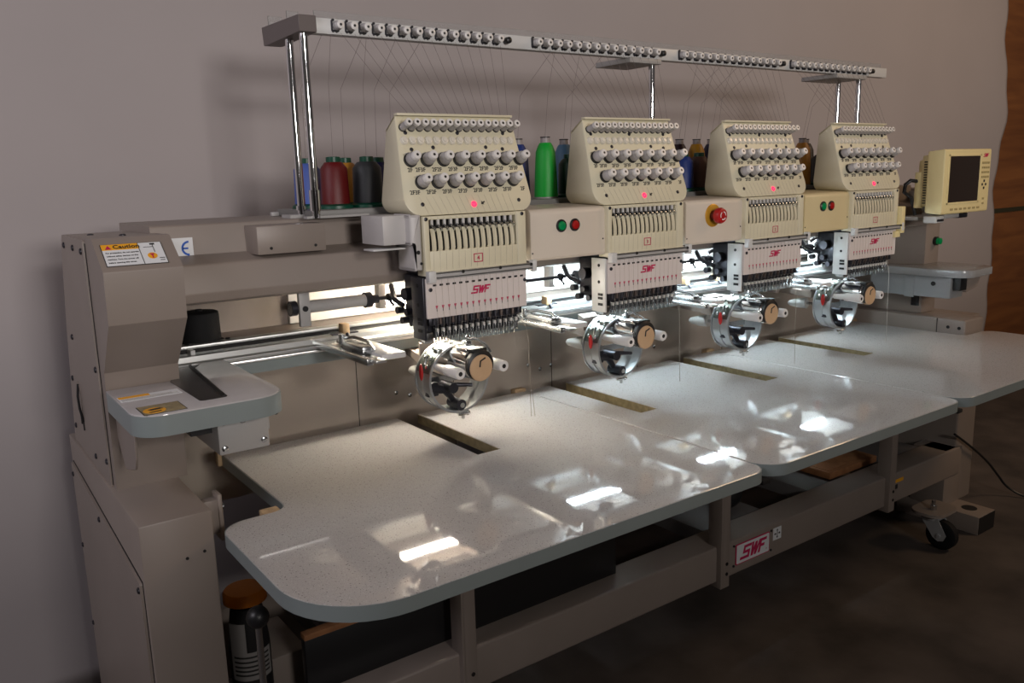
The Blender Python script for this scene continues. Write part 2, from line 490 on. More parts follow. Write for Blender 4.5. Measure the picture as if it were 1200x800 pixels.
# caution sticker on slanted face
n1 = Vector((0, -.262, .516)); n2 = Vector((0, -.334, .463))
upd = (n1 - n2).normalized()
Mc = frame((-.6945, n2.y + upd.y * .012, n2.z + upd.z * .012), (1, 0, 0), upd)
Mc = shift(Mc, .0006)
cs = B()
W_, H_ = .100, .058
flat(cs, Mc, rect(0, W_, 0, H_), 1); flat(cs, shift(Mc, .0004), rect(.0012, W_ - .0012, .0012, H_ - .0012), 0)
flat(cs, shift(Mc, .0007), rect(.0012, .060, .042, H_ - .0012), 2)
flat(cs, shift(Mc, .0008), rect(.060, .061, .0012, H_ - .0012), 1)
add_text(cs, 'Caution', .0135, shift(Mc @ Matrix.Translation((.019, .045, 0)), .0013), 1)
flat(cs, shift(Mc, .0011), [(.0065, .044), (.0165, .044), (.0115, .0535)], 3)
for i, (tx) in enumerate(('For protection, do not operate', 'without safety devices on this', 'machine. Turn the power off', 'before opening this cover.')):
    add_text(cs, tx, .0042, shift(Mc @ Matrix.Translation((.005, .033 - i * .0085, 0)), .0010), 1)
circ = [(.078 + .008 * math.cos(a), .021 + .008 * math.sin(a)) for a in [2 * PI * i / 20 for i in range(20)]]
flat(cs, shift(Mc, .0008), circ, 2)
flat(cs, shift(Mc, .0012), [(.074, .026), (.082, .026), (.079, .021), (.079, .014), (.077, .014), (.077, .021)], 3)
flat(cs, shift(Mc, .0008), rect(.0835, .0845, .03, .052), 1)
flat(cs, shift(Mc, .0008), rect(.068, .0835, .044, .045), 1)
flat(cs, shift(Mc, .0008), rect(.080, .088, .050, .054), 1)
flat(cs, shift(Mc, .0008), rect(.088, .097, .013, .0145), 1); flat(cs, shift(Mc, .0008), rect(.088, .096, .0075, .009), 1)
obj('caution_label', cs, [STICK, PRINT, CAUT, CRIMSON], cl, label='white and orange caution sticker', smooth=False)
# right column
obj('column', B().box(2.10, 2.20, -.235, .20, .05, .515, 0, .006), BEIGE, mf)
obj('mounting_plate', B().box(2.085, 2.10, -.225, -.16, .40, .505, 0, .002).box(2.08, 2.10, -.26, -.14, .395, .402, 0, .001), GREYM, mf)
swb = B().box(2.096, 2.1015, -.225, -.195, .078, .13, 0, .002).box(2.093, 2.097, -.219, -.201, .09, .118, 0, .001)
obj('rocker_switch', swb, BLACK, mf)
pb = B().lathe((2.165, -.234, .318), (0, -1, 0), [(0, .016, 0), (.012, .016, 0), (.012, .0125, 1), (.024, .012, 1), (.026, .008, 1)])
obj('green_push_button', pb, [BLACK, GREENB], mf)

# main beam: upper panel, slanted shoulder, front bulge
beam = [(.10, .527), (-.165, .527), (-.17, .468), (-.235, .455), (-.245, .400), (-.238, .383), (-.225, .378), (.10, .378)]
obj('main_beam', B().px(round_poly(beam, [.004, .004, 0, .006, .008, .004, .002, .004], 3), -.585, 2.10), BEIGE, mf)
jb = B().box(-.405, -.262, -.236, -.16, .463, .519, 0, .002)
obj('junction_box', jb, BEIGE, mf)
sb = B()
for x in (-.378, -.285): sb.cyl((x, -.2375, .475), (x, -.235, .475), .003, n=10)
islands('bolt_hole', sb, BLACKG, mf)
# CE sticker
Mce = frame((-.5755, -.1705, .4615), (1, 0, 0), (0, .0, 1))
ce = B(); flat(ce, Mce, rect(0, .066, 0, .041), 0)
def arc(cx, cy, r0, r1, a0, a1, n=14):
    return [(cx + r1 * math.cos(a0 + (a1 - a0) * i / n), cy + r1 * math.sin(a0 + (a1 - a0) * i / n)) for i in range(n + 1)] + \
           [(cx + r0 * math.cos(a1 + (a0 - a1) * i / n), cy + r0 * math.sin(a1 + (a0 - a1) * i / n)) for i in range(n + 1)]
for cx, cy in ((.028, .0205), (.058, .0205)):
    flat(ce, shift(Mce, .0005), arc(cx, cy, .0105, .0145, PI / 2, PI * 1.5), 1)
flat(ce, shift(Mce, .0005), rect(.046, .0565, .0187, .0223), 1)
obj('conformity_mark', ce, [STICK, BLUEP], mf, smooth=False, label='white sticker with blue CE mark')
sb = B()
for k, x in enumerate((-.528, -.516, -.506)): sb.cyl((x, -.1715, .452), (x, -.169, .452), .0035, n=8)
islands('bolt_hole', sb, BLACKG, mf)

# bed, inner panel and back plate
bed = B().box(-.585, 2.09, -.035, .16, .243, .262, 0, .002)
obj('machine_bed', bed, BEIGE, mf)
inn = B()
inn.box(-.585, 2.09, .10, .14, .262, .378)
obj('inner_back_plate', inn, BEIGE, mf)
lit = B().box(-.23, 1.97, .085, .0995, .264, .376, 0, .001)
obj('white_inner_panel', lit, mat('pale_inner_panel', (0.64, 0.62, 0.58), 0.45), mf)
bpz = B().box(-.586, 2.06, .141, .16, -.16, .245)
obj('back_plate', bpz, mat('back_plate_lit_beige', (0.47, 0.40, 0.33), 0.4), mf)  # same beige enamel, lightened to paint in the light on it
sb = B()
for x in (-.04, .2595, .62, .99, 1.42): sb.box(x, x + .0016, .1398, .1412, -.16, .24)
islands('seam', sb, BLACKG, mf)
sb = B()
for x in (-.30, -.265, .075, .117, .53, .575, .617, 1.03, 1.07, 1.117, 1.53, 1.617): bolts(sb, [(x, .141, .025 + .012 * math.sin(x * 40))], (0, -1, 0), .006)
islands('screw', sb, STEEL, mf)
# motor cover on the bed
mc = B().lathe((-.462, .012, .262), (0, 0, 1), [(0, .047), (.004, .047), (.006, .042), (.060, .041), (.066, .040), (.068, .036), (.069, .008), (.073, .007)], 32)
mc.cyl((-.505, -.028, .262), (-.505, -.028, .268), .006, n=10).cyl((-.415, -.02, .262), (-.415, -.02, .27), .005, n=10)
obj('motor_cover', mc, RUBBER, mf)
obj('motor_cable', B().tube([(-.50, .01, .275), (-.53, .0, .272), (-.545, -.01, .275), (-.552, -.005, .285)], .0025), BLACK, mf)

# drive shaft along the machine
YS, zz = -.170, .340
ds = B()
ds.box(-.312, -.288, YS - .022, YS - .010, .302, .378, 0, .002)
ds.cyl((-.30, YS - .025, zz), (-.30, YS - .004, zz), .006, mi=2)
ds.cyl((-.325, YS, zz), (-.312, YS, zz), .016, mi=1)
obj('shaft_bearing_bracket', ds, [GREYM, DARKST, BLACK], mf)
obj('drive_tube', B().cyl((-.325, YS, zz), (-.152, YS, zz), .0135), GREYM, mf)
for k in range(4):
    x = .5 * k
    d = B()
    if k == 0:
        d.cyl((x - .152, YS, zz), (x - .138, YS, zz), .0175).cyl((x - .138, YS, zz), (x - .120, YS, zz), .010)
    d.cyl((x - .34 if k else x - .14, YS, zz), (x + .10, YS, zz), .0042)
    for dx, r in ((-.098, .0095), (-.045, .0125), (-.022, .0115)):
        d.lathe((x + dx, YS, zz), (1, 0, 0), [(0, .005), (.004, r), (.012, r), (.016, .005)], 14)
    d.tube([(x - .094, YS - .002, zz), (x - .089, YS - .006, zz - .012), (x - .084, YS - .008, zz - .018)], .0035)
    d.tube([(x - .040, YS, zz), (x - .028, YS - .008, zz - .016), (x - .008, YS - .012, zz - .014), (x + .01, YS - .012, zz + .004)], .0068)
    if k:
        d.sph((x + .018, YS - .012, zz + .006), .016).sph((x + .03, YS - .02, zz - .016), .013).box(x + .03, x + .06, YS - .04, YS, zz - .028, zz + .034, 0, .006)
        d.cyl((x + .005, YS - .02, zz + .026), (x + .04, YS - .02, zz + .026), .011).tube([(x - .02, YS, zz + .018), (x, YS - .012, zz + .032), (x + .02, YS - .02, zz + .028)], .0055)
    obj('drive_linkage', d, DARKST, mf, label='dark oiled crank linkage on the drive shaft')

# lower beam, cross members, right foot and caster
lb = B().box(-.60, 2.08, -.43, -.33, -.525, -.42, 0, .006, 3)
obj('lower_beam', lb, BEIGE, mf)
for x0, x1 in ((-.30, -.10), (.36, .46), (.80, 1.06), (1.30, 1.42), (1.72, 1.98)):
    obj('cross_member', B().box(x0, x1, -.335, .14, -.47, -.425, 0, .003), DKGREY, mf)
lt = B().box(-.56, 2.07, .12, .14, -.62, -.43)
obj('rear_rail', lt, BEIGE, mf)
for x in (-.10, .742, 1.583):
    l = B().box(x, x + .032, -.446, -.431, -.54, -.024, 0, .0015).box(x - .004, x + .003, -.446, -.40, -.54, -.024, 0, .001)
    for z in (-.50, -.47): l.cyl((x + .02, -.4475, z), (x + .02, -.445, z), .005, mi=1, n=12)
    obj('support_leg', l, [BEIGE, BLACKG], mf)
ft = B().box(1.985, 2.105, -.555, -.25, -.70, -.632, 0, .003)
ft.box(1.988, 2.102, -.5565, -.55, -.697, -.635, 1)
ft.cyl((2.05, -.49, -.634), (2.05, -.49, -.6312), .026, mi=1)
obj('stabiliser_foot', ft, [BEIGE, BLACKG], mf)
obj('end_cabinet_leg', B().box(1.985, 2.10, -.425, -.30, -.64, -.42, 0, .004), BEIGE, mf)
def caster(x, y, lab=None):
    pl = B().pz(round_poly(rect(x - .06, x + .09, y - .05, y + .06), .04), -.578, -.568).cyl((x, y, -.568), (x, y, -.535), .007, mi=1).cyl((x, y, -.568), (x, y, -.552), .012, n=6, mi=1)
    p = obj('caster', pl, [BEIGE, STEEL], mf)
    fk = B().lathe((x, y, -.60), (0, 0, 1), [(0, .03), (.014, .034), (.018, .02)])
    for s in (-1, 1):
        fk.prism([(-.034, -.590), (.030, -.590), (.060, -.642), (.052, -.662), (.034, -.668), (.016, -.658)], lambda a, c: (x + s * .021, y - a, c), lambda a, c: (x + s * .024, y - a, c))
    fk.cyl((x - .028, y - .036, -.648), (x + .028, y - .036, -.648), .007)
    obj('caster_fork', fk, mat('zinc_fork', (0.50, 0.51, 0.52), 0.4, metal=0.3), p)
    wh = B().lathe((x - .016, y - .036, -.648), (1, 0, 0), [(0, .03), (.0, .046), (.004, .051), (.028, .051), (.032, .046), (.032, .03)], 32)
    obj('caster_wheel', wh, RUBBER, p)
caster(1.79, -.49)
# badge on the lower beam
Mb = frame((.892, -.4305, -.467), (1, 0, 0), (0, 0, 1))
bd = B(); flat(bd, Mb, round_poly(rect(-.075, .075, -.031, .031), .004), 1, .0015)
flat(bd, shift(Mb, .0015), round_poly(rect(-.072, .072, -.028, .028), .003), 0, .0008)
flat(bd, shift(Mb, .0023), round_poly(rect(-.070, .070, -.026, .026), .003), 2, .0004)
emblem(bd, shift(Mb @ Matrix.Translation((0, .001, 0)), .0026), .040, 1)
add_text(bd, 'R', .006, shift(Mb @ Matrix.Translation((.058, -.018, 0)), .0028), 1)
for sx in (-1, 1):
    for sz in (-1, 1): bd.cyl((.892 + sx * .083, -.4305, -.467 + sz * .030), (.892 + sx * .083, -.4335, -.467 + sz * .030), .0035, n=10, mi=3)
obj('name_badge', bd, [STICK, CRIMSON, STICK, DARKST], mf, smooth=False, label='white badge with red three-letter emblem')
Mt = frame((1.004, -.4305, -.453), (1, 0, 0), (0, 0, 1))
tg = B(); flat(tg, Mt, rect(-.019, .019, -.019, .019), 0)
for a in range(4):
    r = Matrix.Rotation(a * PI / 2, 4, 'Z')
    flat(tg, shift(Mt @ r, .0005), [(-.0012, .002), (.0012, .002), (.0012, .009), (.004, .009), (0, .015), (-.004, .009), (-.0012, .009)], 1)
obj('arrow_sticker', tg, [STICK, PRINT], mf, smooth=False, label='small white sticker with four black arrows')
ws = B(); Mw = frame((1.66, -.4305, -.462), (1, 0, 0), (0, 0, 1))
flat(ws, Mw, rect(-.03, .03, -.02, .02), 0); flat(ws, shift(Mw, .0005), rect(-.03, .03, .008, .02), 1); flat(ws, shift(Mw, .0005), rect(-.024, -.004, -.014, .002), 2)
obj('warning_sticker', ws, [BEIGE, CAUT, PRINT], mf, smooth=False, label='faded orange sticker')
ut = B().box(-.462, -.385, -.27, -.10, -.66, -.372, 0, .003)
obj('power_box', ut, BEIGE, mf)

# fluorescent tubes under the beam
for k in range(4):
    x0, x1 = .5 * k - .075, .5 * k + .19
    t = thing('fluorescent_tube', ['warm white tube lamp glowing behind the nearest, leftmost sewing head', 'cool white tube lamp glowing behind the second sewing head from the left',
              'cool white tube lamp glowing behind the third sewing head from the left', 'cool white tube lamp glowing behind the farthest, rightmost sewing head'][k], 'lamp', (.5 * k + .065, -.114, .308), 'tube lamps under the main beam')
    obj('tube', B().cyl((x0, -.114, .320), (x1, -.114, .320), .008, n=16), LAMPY if k == 0 else LAMPB, t)
    obj('socket', B().box(x0 - .018, x0, -.126, -.102, .308, .378, 0, .002), WHITEP, t)
    obj('socket', B().box(x1, x1 + .014, -.165 if k < 3 else -.235, -.050 if k < 3 else -.02, .288 if k < 3 else .265, .378, 0, .002), WHITEP, t)  # right socket enlarged as an added shield, blocking tube light towards the right

# ================================================================== PANTOGRAPH (moving carriage)
pg = thing('pantograph', 'silver aluminium carriage rails running along the machine under the main beam', 'carriage', (.75, -.10, .235))
obj('upper_rail', B().box(-.582, 2.08, -.047, -.015, .2600, .2675, 0, .0015).box(-.582, 2.08, -.044, -.02, .236, .260, 1), [ALUP, BLACKG], pg)
lr = B().px(round_poly([(-.092, .229), (-.092, .237), (-.086, .240), (-.086, .252), (-.060, .255), (-.060, .229)], .001, 2), -.58, 2.08)
obj('lower_rail', lr, ALUP, pg)
obj('rail_edge', B().box(-.58, 2.08, -.095, -.083, .222, .228, 0, .001), SILVER, pg)
obj('skirt', B().box(-.45, 2.08, -.07, -.065, .192, .229), EDGE, pg)
sb = B()
for x in [-.51 + .55 * i for i in range(5)]: sb.box(x, x + .009, -.075, -.045, .239, .262)
islands('spacer', sb, LIGHTPLATE, pg)
for x in (-.17, .43, .98, 1.12, 1.52):
    cb = B().box(x, x + .018, -.085, -.060, .252, .277, 0, .003).box(x - .025, x + .04, -.082, -.058, .247, .256, 1, .001)
    cb.cyl((x + .009, -.087, .255), (x + .009, -.095, .245), .004, mi=1, n=10)
    obj('brass_block', cb, [WOODB, DARKST], pg)
for k in range(4):
    x = .5 * k
    hc = obj('hoop_clamp', B().box(x - .246, x - .232, -.360, -.06, .236, .249, 0, .001).box(x - .232, x - .15, -.16, -.085, .237, .246, 0, .001), STEEL, pg)
    cp = B().box(x - .205, x - .149, -.344, -.12, .238, .250, 0, .0015)
    obj('clamp_plate', cp, LIGHTPLATE, hc)
    cp = B().box(x - .232, x - .208, -.372, -.16, .240, .246, 0, .001)
    for j in range(3): cp.cyl((x - .22, -.19 - .06 * j, .246), (x - .22, -.19 - .06 * j, .2475), .006, n=12, mi=1)
    obj('clamp_slide', cp, [SILVER, BLACKG], hc)
    cp = B().box(x - .226, x - .199, -.30, -.20, .246, .262, 0, .003).cyl((x - .215, -.175, .248), (x - .215, -.175, .272), .007)
    cp.tube([(x - .21, -.17, .262), (x - .20, -.21, .268), (x - .195, -.26, .266), (x - .205, -.31, .255)], .004)
    obj('clamp_lever', cp, STEEL, hc)
    cp = B()
    for j in range(4):
        cp.cyl((x - .165 - .012 * (j % 2), -.14 - .018 * j, .2497), (x - .165 - .012 * (j % 2), -.14 - .018 * j, .2508), .0035, n=10)
    islands('clamp_hole', cp, BLACKG, hc)

# ================================================================== TABLE SECTIONS
def table(label, outer, radii, x_rng, core=None):
    pts = round_poly(outer, radii, 10)
    xs = [p[0] for p in pts]
    t = thing('table_section', label, 'table', ((min(xs) + max(xs)) / 2, -.42, -.026), 'speckled table sections')
    obj('tabletop', B().pz(pts, -.0255, 0.0, 0, .0012, 1), QUARTZ, t)
    return t, pts
def edge_band(t, pts, idx, z0, z1, out):
    """thin edging strip along the listed run of outline points"""
    b = B(); bm = b.bm
    ring = [pts[i] for i in idx]
    n = len(ring); rows = []
    for i, p in enumerate(ring):
        a = Vector(ring[max(i - 1, 0)]); c = Vector(ring[min(i + 1, n - 1)])
        d = (c - a).normalized(); nr = Vector((d.y, -d.x)) * out
        q = Vector(p)
        rows.append([bm.verts.new((q.x, q.y, z0)), bm.verts.new((q.x + nr.x, q.y + nr.y, z0)), bm.verts.new((q.x + nr.x, q.y + nr.y, z1)), bm.verts.new((q.x, q.y, z1))])
    for i in range(n - 1):
        for k in range(4): bm.faces.new((rows[i][k], rows[i][(k + 1) % 4], rows[i + 1][(k + 1) % 4], rows[i + 1][k]))
    bm.faces.new(rows[0]); bm.faces.new(rows[-1][::-1])
    bmesh.ops.recalc_face_normals(bm, faces=bm.faces)
    return obj('edge_band', b, EDGE, t)
def slot_lining(t, xs):
    for x in xs:
        b = B().box(x - .0005, x + .0012, -.372, -.003, -.0245, -.0018).box(x + .0598, x + .0615, -.372, -.003, -.0245, -.0018).box(x, x + .061, -.3755, -.374, -.0245, -.0018)
        obj('slot_edge', b, CORE, t, label='bare olive particle board edge of the slot')
y0 = -.842
T1 = [(-.446, 0), (-.446, -.40), (-.578, -.40), (-.578, y0), (.4052, y0), (.4052, 0), (.061, 0), (.061, -.375), (0, -.375), (0, 0)]
t, pts = table('nearest speckled white table section at left, with a notched rounded left end', T1, [0, .03, .05, .15, .04, 0, 0, 0, 0, 0], None)
i1 = min(range(len(pts)), key=lambda i: (pts[i][0] + .446) ** 2 + pts[i][1] ** 2)
i2 = min(range(len(pts)), key=lambda i: (pts[i][0] - .4052) ** 2 + pts[i][1] ** 2)
edge_band(t, pts, range(i1, i2), -.0258, -.0008, .0012)
slot_lining(t, [0])
T2 = [(.4100, 0), (.4100, y0), (1.1980, y0), (1.1980, 0), (1.061, 0), (1.061, -.375), (1.0, -.375), (1.0, 0), (.561, 0), (.561, -.375), (.5, -.375), (.5, 0)]
t, pts = table('middle speckled white table section with two arm slots', T2, [0, .06, .04, 0] + [0] * 8, None)
i2 = min(range(len(pts)), key=lambda i: (pts[i][0] - 1.1980) ** 2 + pts[i][1] ** 2)
edge_band(t, pts, range(1, i2), -.0258, -.0008, .0012)
slot_lining(t, [.5, 1.0])
T3 = [(1.2020, 0), (1.2020, y0), (2.20, y0), (2.20, -.43), (2.04, -.43), (2.04, 0), (1.561, 0), (1.561, -.375), (1.5, -.375), (1.5, 0)]
t, pts = table('farthest speckled white table section at the right end below the control monitor', T3, [0, .06, .12, .05, .03, 0, 0, 0, 0, 0], None)
i2 = min(range(len(pts)), key=lambda i: (pts[i][0] - 2.04) ** 2 + pts[i][1] ** 2)
edge_band(t, pts, range(1, i2), -.0258, -.0008, .0012)
slot_lining(t, [1.5])

for x in (.4076, 1.2000):
    obj('seam_shade_strip', B().box(x - .012, x + .012, -.835, -.004, -.036, -.0262, 0, .001), BLACKG, mf)  # black strip added beneath each table seam to darken the gap
# small end shelves at cabinet height
def wing(label, pts, radii, mirror=False):
    c = thing('end_shelf', label, 'shelf', (sum(p[0] for p in pts) / len(pts), -.3, .20), 'small end shelves')
    return c, round_poly(pts, radii, 8)
lw = [(-.705, -.229), (-.705, -.468), (-.452, -.468), (-.452, -.105), (-.50, -.105), (-.572, -.229)]
c, p = wing('small grey-white end shelf with stickers and a dark slot, on the left column', lw, [0, .05, .055, 0, 0, 0])
obj('shelf_top', B().pz(p, .204, .240, 0, .002, 2), mat('shelf_laminate', (0.55, 0.53, 0.53), 0.12, noise=0.03, nscale=40), c)
obj('edge_band', B().pz([(a, b_) for a, b_ in round_poly([(-.7062, -.24), (-.7062, -.4692), (-.4508, -.4692), (-.4508, -.12), (-.46, -.12), (-.46, -.24)], [0, .05, .055, 0, 0, 0], 8)], .203, .2375), EDGE, c)
sl = B().pz(round_poly([(-.595, -.24), (-.592, -.425), (-.545, -.425), (-.525, -.12), (-.555, -.125)], [.003, .008, .008, .003, .003]), .239, .2407)
obj('slot_panel', sl, mat('dark_slot', (0.05, 0.045, 0.045), 0.25), c, label='dark recessed slot')
obj('slot_edge', B().pz([(-.553, -.42), (-.547, -.42), (-.523, -.12), (-.529, -.12)], .2404, .2425), BLACK, c)
sk = B(); Ms = frame((-.704, -.345, .2402), (1, 0, 0), (0, 1, 0))
flat(sk, Ms, rect(.003, .105, .004, .042), 0); flat(sk, shift(Ms, .0004), rect(.004, .055, .026, .040), 1)
for i in range(4): flat(sk, shift(Ms, .0004), rect(.006, .10 - .01 * (i % 2), .007 + .0045 * i, .009 + .0045 * i), 2)
obj('warning_label', sk, [STICK, CAUT, GREYM], c, smooth=False, label='strip sticker with orange header')
sk = B(); Ms = frame((-.690, -.458, .2402), (1, 0, 0), (0, 1, 0))
flat(sk, Ms, rect(0, .068, 0, .062), 3); flat(sk, shift(Ms, .0004), rect(.0015, .0665, .0015, .0605), 0)
flat(sk, shift(Ms, .0008), [(.003 + .018 * (1 + math.cos(a)), .022 + .019 * math.sin(a)) for a in [2 * PI * i / 14 for i in range(14)]], 1)
flat(sk, shift(Ms, .0012), [(.012, .030), (.032, .034), (.036, .026), (.016, .022)], 2); flat(sk, shift(Ms, .0012), [(.010, .012), (.030, .016), (.030, .012), (.012, .008)], 2)
obj('warning_label', sk, [CORE, CAUT, PRINT, PRINT], c, smooth=False, label='tan and orange sticker')
ub = B().box(-.563, -.472, -.405, -.13, .130, .203, 0, .003).box(-.475, -.468, -.40, -.37, .16, .20, 0, .001)
ub.box(-.60, -.563, -.37, -.2, .165, .203, 1)
for q in ((-.553, .19), (-.553, .142), (-.518, .188), (-.482, .192), (-.482, .145)): bolts(ub, [(q[0], -.405, q[1])], (0, -1, 0), .006, 2)
obj('drive_box', ub, [GREYM, BLACK, STEEL], c)
gb = B().px([(-.165, .203), (-.372, .203), (-.360, .140), (-.345, .118), (-.266, .097), (-.255, .102)], -.692, -.688, 0, .0008, 1)
obj('support_gusset', gb, BEIGE, c)
rw = [(2.20, -.237), (2.20, -.40), (2.16, -.455), (1.955, -.468), (1.955, -.105), (2.0, -.105), (2.098, -.237)]
c, p = wing('small grey end shelf on the right column, below the control monitor', rw, [0, .03, .03, .055, 0, 0, 0])
obj('shelf_top', B().pz(p, .212, .238, 0, .002, 2), mat('far_shaded_laminate', (0.32, 0.33, 0.34), 0.2), c)  # left shelf laminate darkened, its shade put into the colour
obj('drive_box', B().box(1.975, 2.065, -.40, -.10, .135, .211, 0, .003).box(1.972, 1.976, -.27, -.235, .13, .20, 0, .001).cyl((1.9745, -.34, .185), (1.971, -.34, .185), .008, mi=1), [FARSHADE, BLACK], c)
obj('drive_box', B().prism([(2.07, .211), (2.17, .211), (2.15, .165), (2.07, .15)], lambda a, b_: (a, -.41, b_), lambda a, b_: (a, -.225, b_)), BEIGE, c)
obj('shelf_block', B().box(1.985, 2.03, -.43, -.404, .165, .211, 0, .003), [BLACK], c)

# ================================================================== EMBROIDERY HEADS
def fy(z): return -.364 + .347 * (z - .55)      # slanted tension panel surface
NV = Vector((0, -1, .347)).normalized()
TV = Vector((0, .347, 1)).normalized()
def on(x, z, off=0.0): return Vector((x, fy(z), z)) + NV * off
def proto(name, b, mats):
    if not isinstance(mats, (list, tuple)): mats = [mats]
    me = bpy.data.meshes.new(name); b.bm.to_mesh(me); b.bm.free()
    for m in mats: me.materials.append(m)
    me.polygons.foreach_set('use_smooth', [True] * len(me.polygons)); me.set_sharp_from_angle(angle=math.radians(40))
    return bpy.data.objects.new(name, me)
P_GUIDE = proto('thread_guide', B().lathe((0, 0, 0), NV, [(0, .0088, 2), (.0028, .0088, 2), (.003, .0076, 0), (.016, .0076, 0), (.018, .0070, 0), (.024, .0070, 0), (.0245, .0078, 1), (.0325, .0076, 1), (.0326, .0028, 2), (.0330, .0028, 2)], 14), [GREYP, WHITEP, BLACK])
P_DISC = proto('guide_disc', B().lathe((0, 0, 0), NV, [(0, .0092), (.002, .0092), (.003, .0080), (.005, .0078), (.006, .0046), (.0075, .0044)], 16), [CLEARP])
P_KNOB = proto('tension_knob', B().lathe((0, 0, 0), NV, [(0, .0146, 2), (.002, .0148, 2), (.0045, .0148, 2), (.005, .0125, 2), (.0065, .0125, 0), (.008, .0132, 0), (.018, .0124, 0), (.022, .0104, 0), (.024, .0088, 0), (.0245, .0096, 1), (.0335, .0092, 1), (.0345, .0084, 1), (.0346, .0028, 2), (.0350, .0028, 2)], 20)
              .tube([(-.010, -.004, .011), (-.014, -.005, .013), (-.006, -.006, .0155), (.004, -.006, .0145)], .0008, 6, 3), [GREYP, WHITEP, BLACK, STEEL])
P_SCREW = proto('screw', B().lathe((0, 0, 0), NV, [(0, .0042), (.0015, .0042), (.0022, .0024)], 10), [DARKST])
P_NEEDLE = proto('needle_bar', B().cyl((0, 0, .004), (0, 0, .056), .0027, n=10, mi=0).cyl((0, 0, -.006), (0, 0, .004), .0010, n=6, mi=0).box(-.0045, .0045, -.007, .004, .038, .056, 1, .001)
                 .box(-.0015, .0040, -.008, -.002, .022, .029, 2, .0008).box(.0012, .0036, -.0085, -.0055, .002, .022, 0, .0005).box(-.0035, .0035, -.006, .002, .0305, .036, 1, .0005).cyl((0, -.006, .045), (0, -.0085, .045), .0026, n=8, mi=3), [STEEL, DARKST, WHITEP, BRASS])
P_LEVER = proto('take_up_lever', B().box(-.0028, .0028, -.004, .003, -.001, .0105, 1, .0006).tube([(-.002, -.003, 0), (.000, -.0065, -.003), (.0035, -.008, -.0055), (.006, -.0075, -.0085), (.0066, -.004, -.013), (.0066, .003, -.016)], [.0018, .0020, .0018, .0016, .0014, .001], 8, 0), [STEEL, LIGHTPLATE])

def rec_copy(o, parent):
    c = o.copy(); COL.objects.link(c); c.parent = parent
    for ch in [q for q in o.children]: rec_copy(ch, c)
    return c
HL = ['nearest and leftmost embroidery head, numbered 4, with a grey metal bracket on its left',
      'second embroidery head from the left, numbered 3, left of the red emergency stop',
      'third embroidery head from the left, numbered 2, right of the emergency stop panel',
      'farthest and rightmost embroidery head, numbered 1, nearest the control monitor']
h0 = thing('embroidery_head', HL[0], 'embroidery head', (.0166, -.25, .262), 'embroidery heads along the main beam')
# casting behind
hb = B().box(-.088, .118, -.345, -.248, .40, .526, 0, .006).box(-.095, .125, -.345, -.25, .30, .40, 0, .006)
for j in range(4): hb.cyl((-.110, -.30 + .02 * j, .30 + .02 * (j % 2)), (-.094, -.30 + .02 * j, .30 + .02 * (j % 2)), .008, n=12)
hb.tube([(-.11, -.27, .335), (-.115, -.24, .345), (-.10, -.21, .35), (-.095, -.19, .37)], .006)
hb.cyl((-.115, -.285, .36), (-.09, -.285, .36), .014)
obj('head_casting', hb, DARKST, h0)
# tension panel
pp = round_poly([(-.124, .730), (.167, .730), (.177, .5275), (-.148, .5275)], [.004, .004, .034, .034], 8)
pb = B().prism(pp, lambda a, c: (a, fy(c), c), lambda a, c: (a * .985, -.258, c - max(0, (c - .53)) * .14), 0, .003, 2)
pb.box(-.123, .165, fy(.732) - .011, fy(.732) + .004, .7285, .7335, 0, .001)
tp = obj('tension_panel', pb, CREAM, h0)
for i in range(15): dup(P_GUIDE, tp, on(-.112 + .01921 * i, .704))
for i in range(15): dup(P_DISC, tp, on(-.115 + .01895 * i, .678))
for i in range(8): dup(P_KNOB, tp, on(-.111 + .0391 * i, .638))
for i in range(7): dup(P_KNOB, tp, on(-.096 + .0382 * i, .593))
for (x, z) in ((-.104, .55), (.138, .55), (-.108, .694), (.017, .694), (.135, .694), (-.102, .66), (-.05, .664), (.082, .664), (.125, .66)): dup(P_SCREW, tp, on(x, z))
tb = B()
for row, z, xs in ((0, .6155, [-.111 + .0391 * i for i in range(8)]), (1, .5705, [-.096 + .0382 * i for i in range(7)] + [.160])):
    for i, x in enumerate(xs):
        txt = '2F' if (row == 0 and i == 0) or (row == 1 and i == 7) else ['2F2F', '2F3F'][(i + row) % 2]
        o_ = on(x - .019 if len(txt) > 2 else x - .004, z, .0002)
        add_text(tb, txt, .0122, frame(o_, (1, 0, 0), TV), 0, center=True)
        obj('knob_mark', tb, PRINT, tp, smooth=False); tb = B()
arrow(tb, frame(on(.042, .5475, .0003), (1, 0, 0), TV) @ Matrix.Rotation(.5, 4, 'Z'), .010)
obj('arrow_mark', tb, PRINT, tp, smooth=False)
obj('status_light', B().lathe(on(.0197, .546), NV, [(0, .0068), (.002, .0064), (.004, .0045), (.0048, .002)], 18), LED, tp, label='glowing red status light')
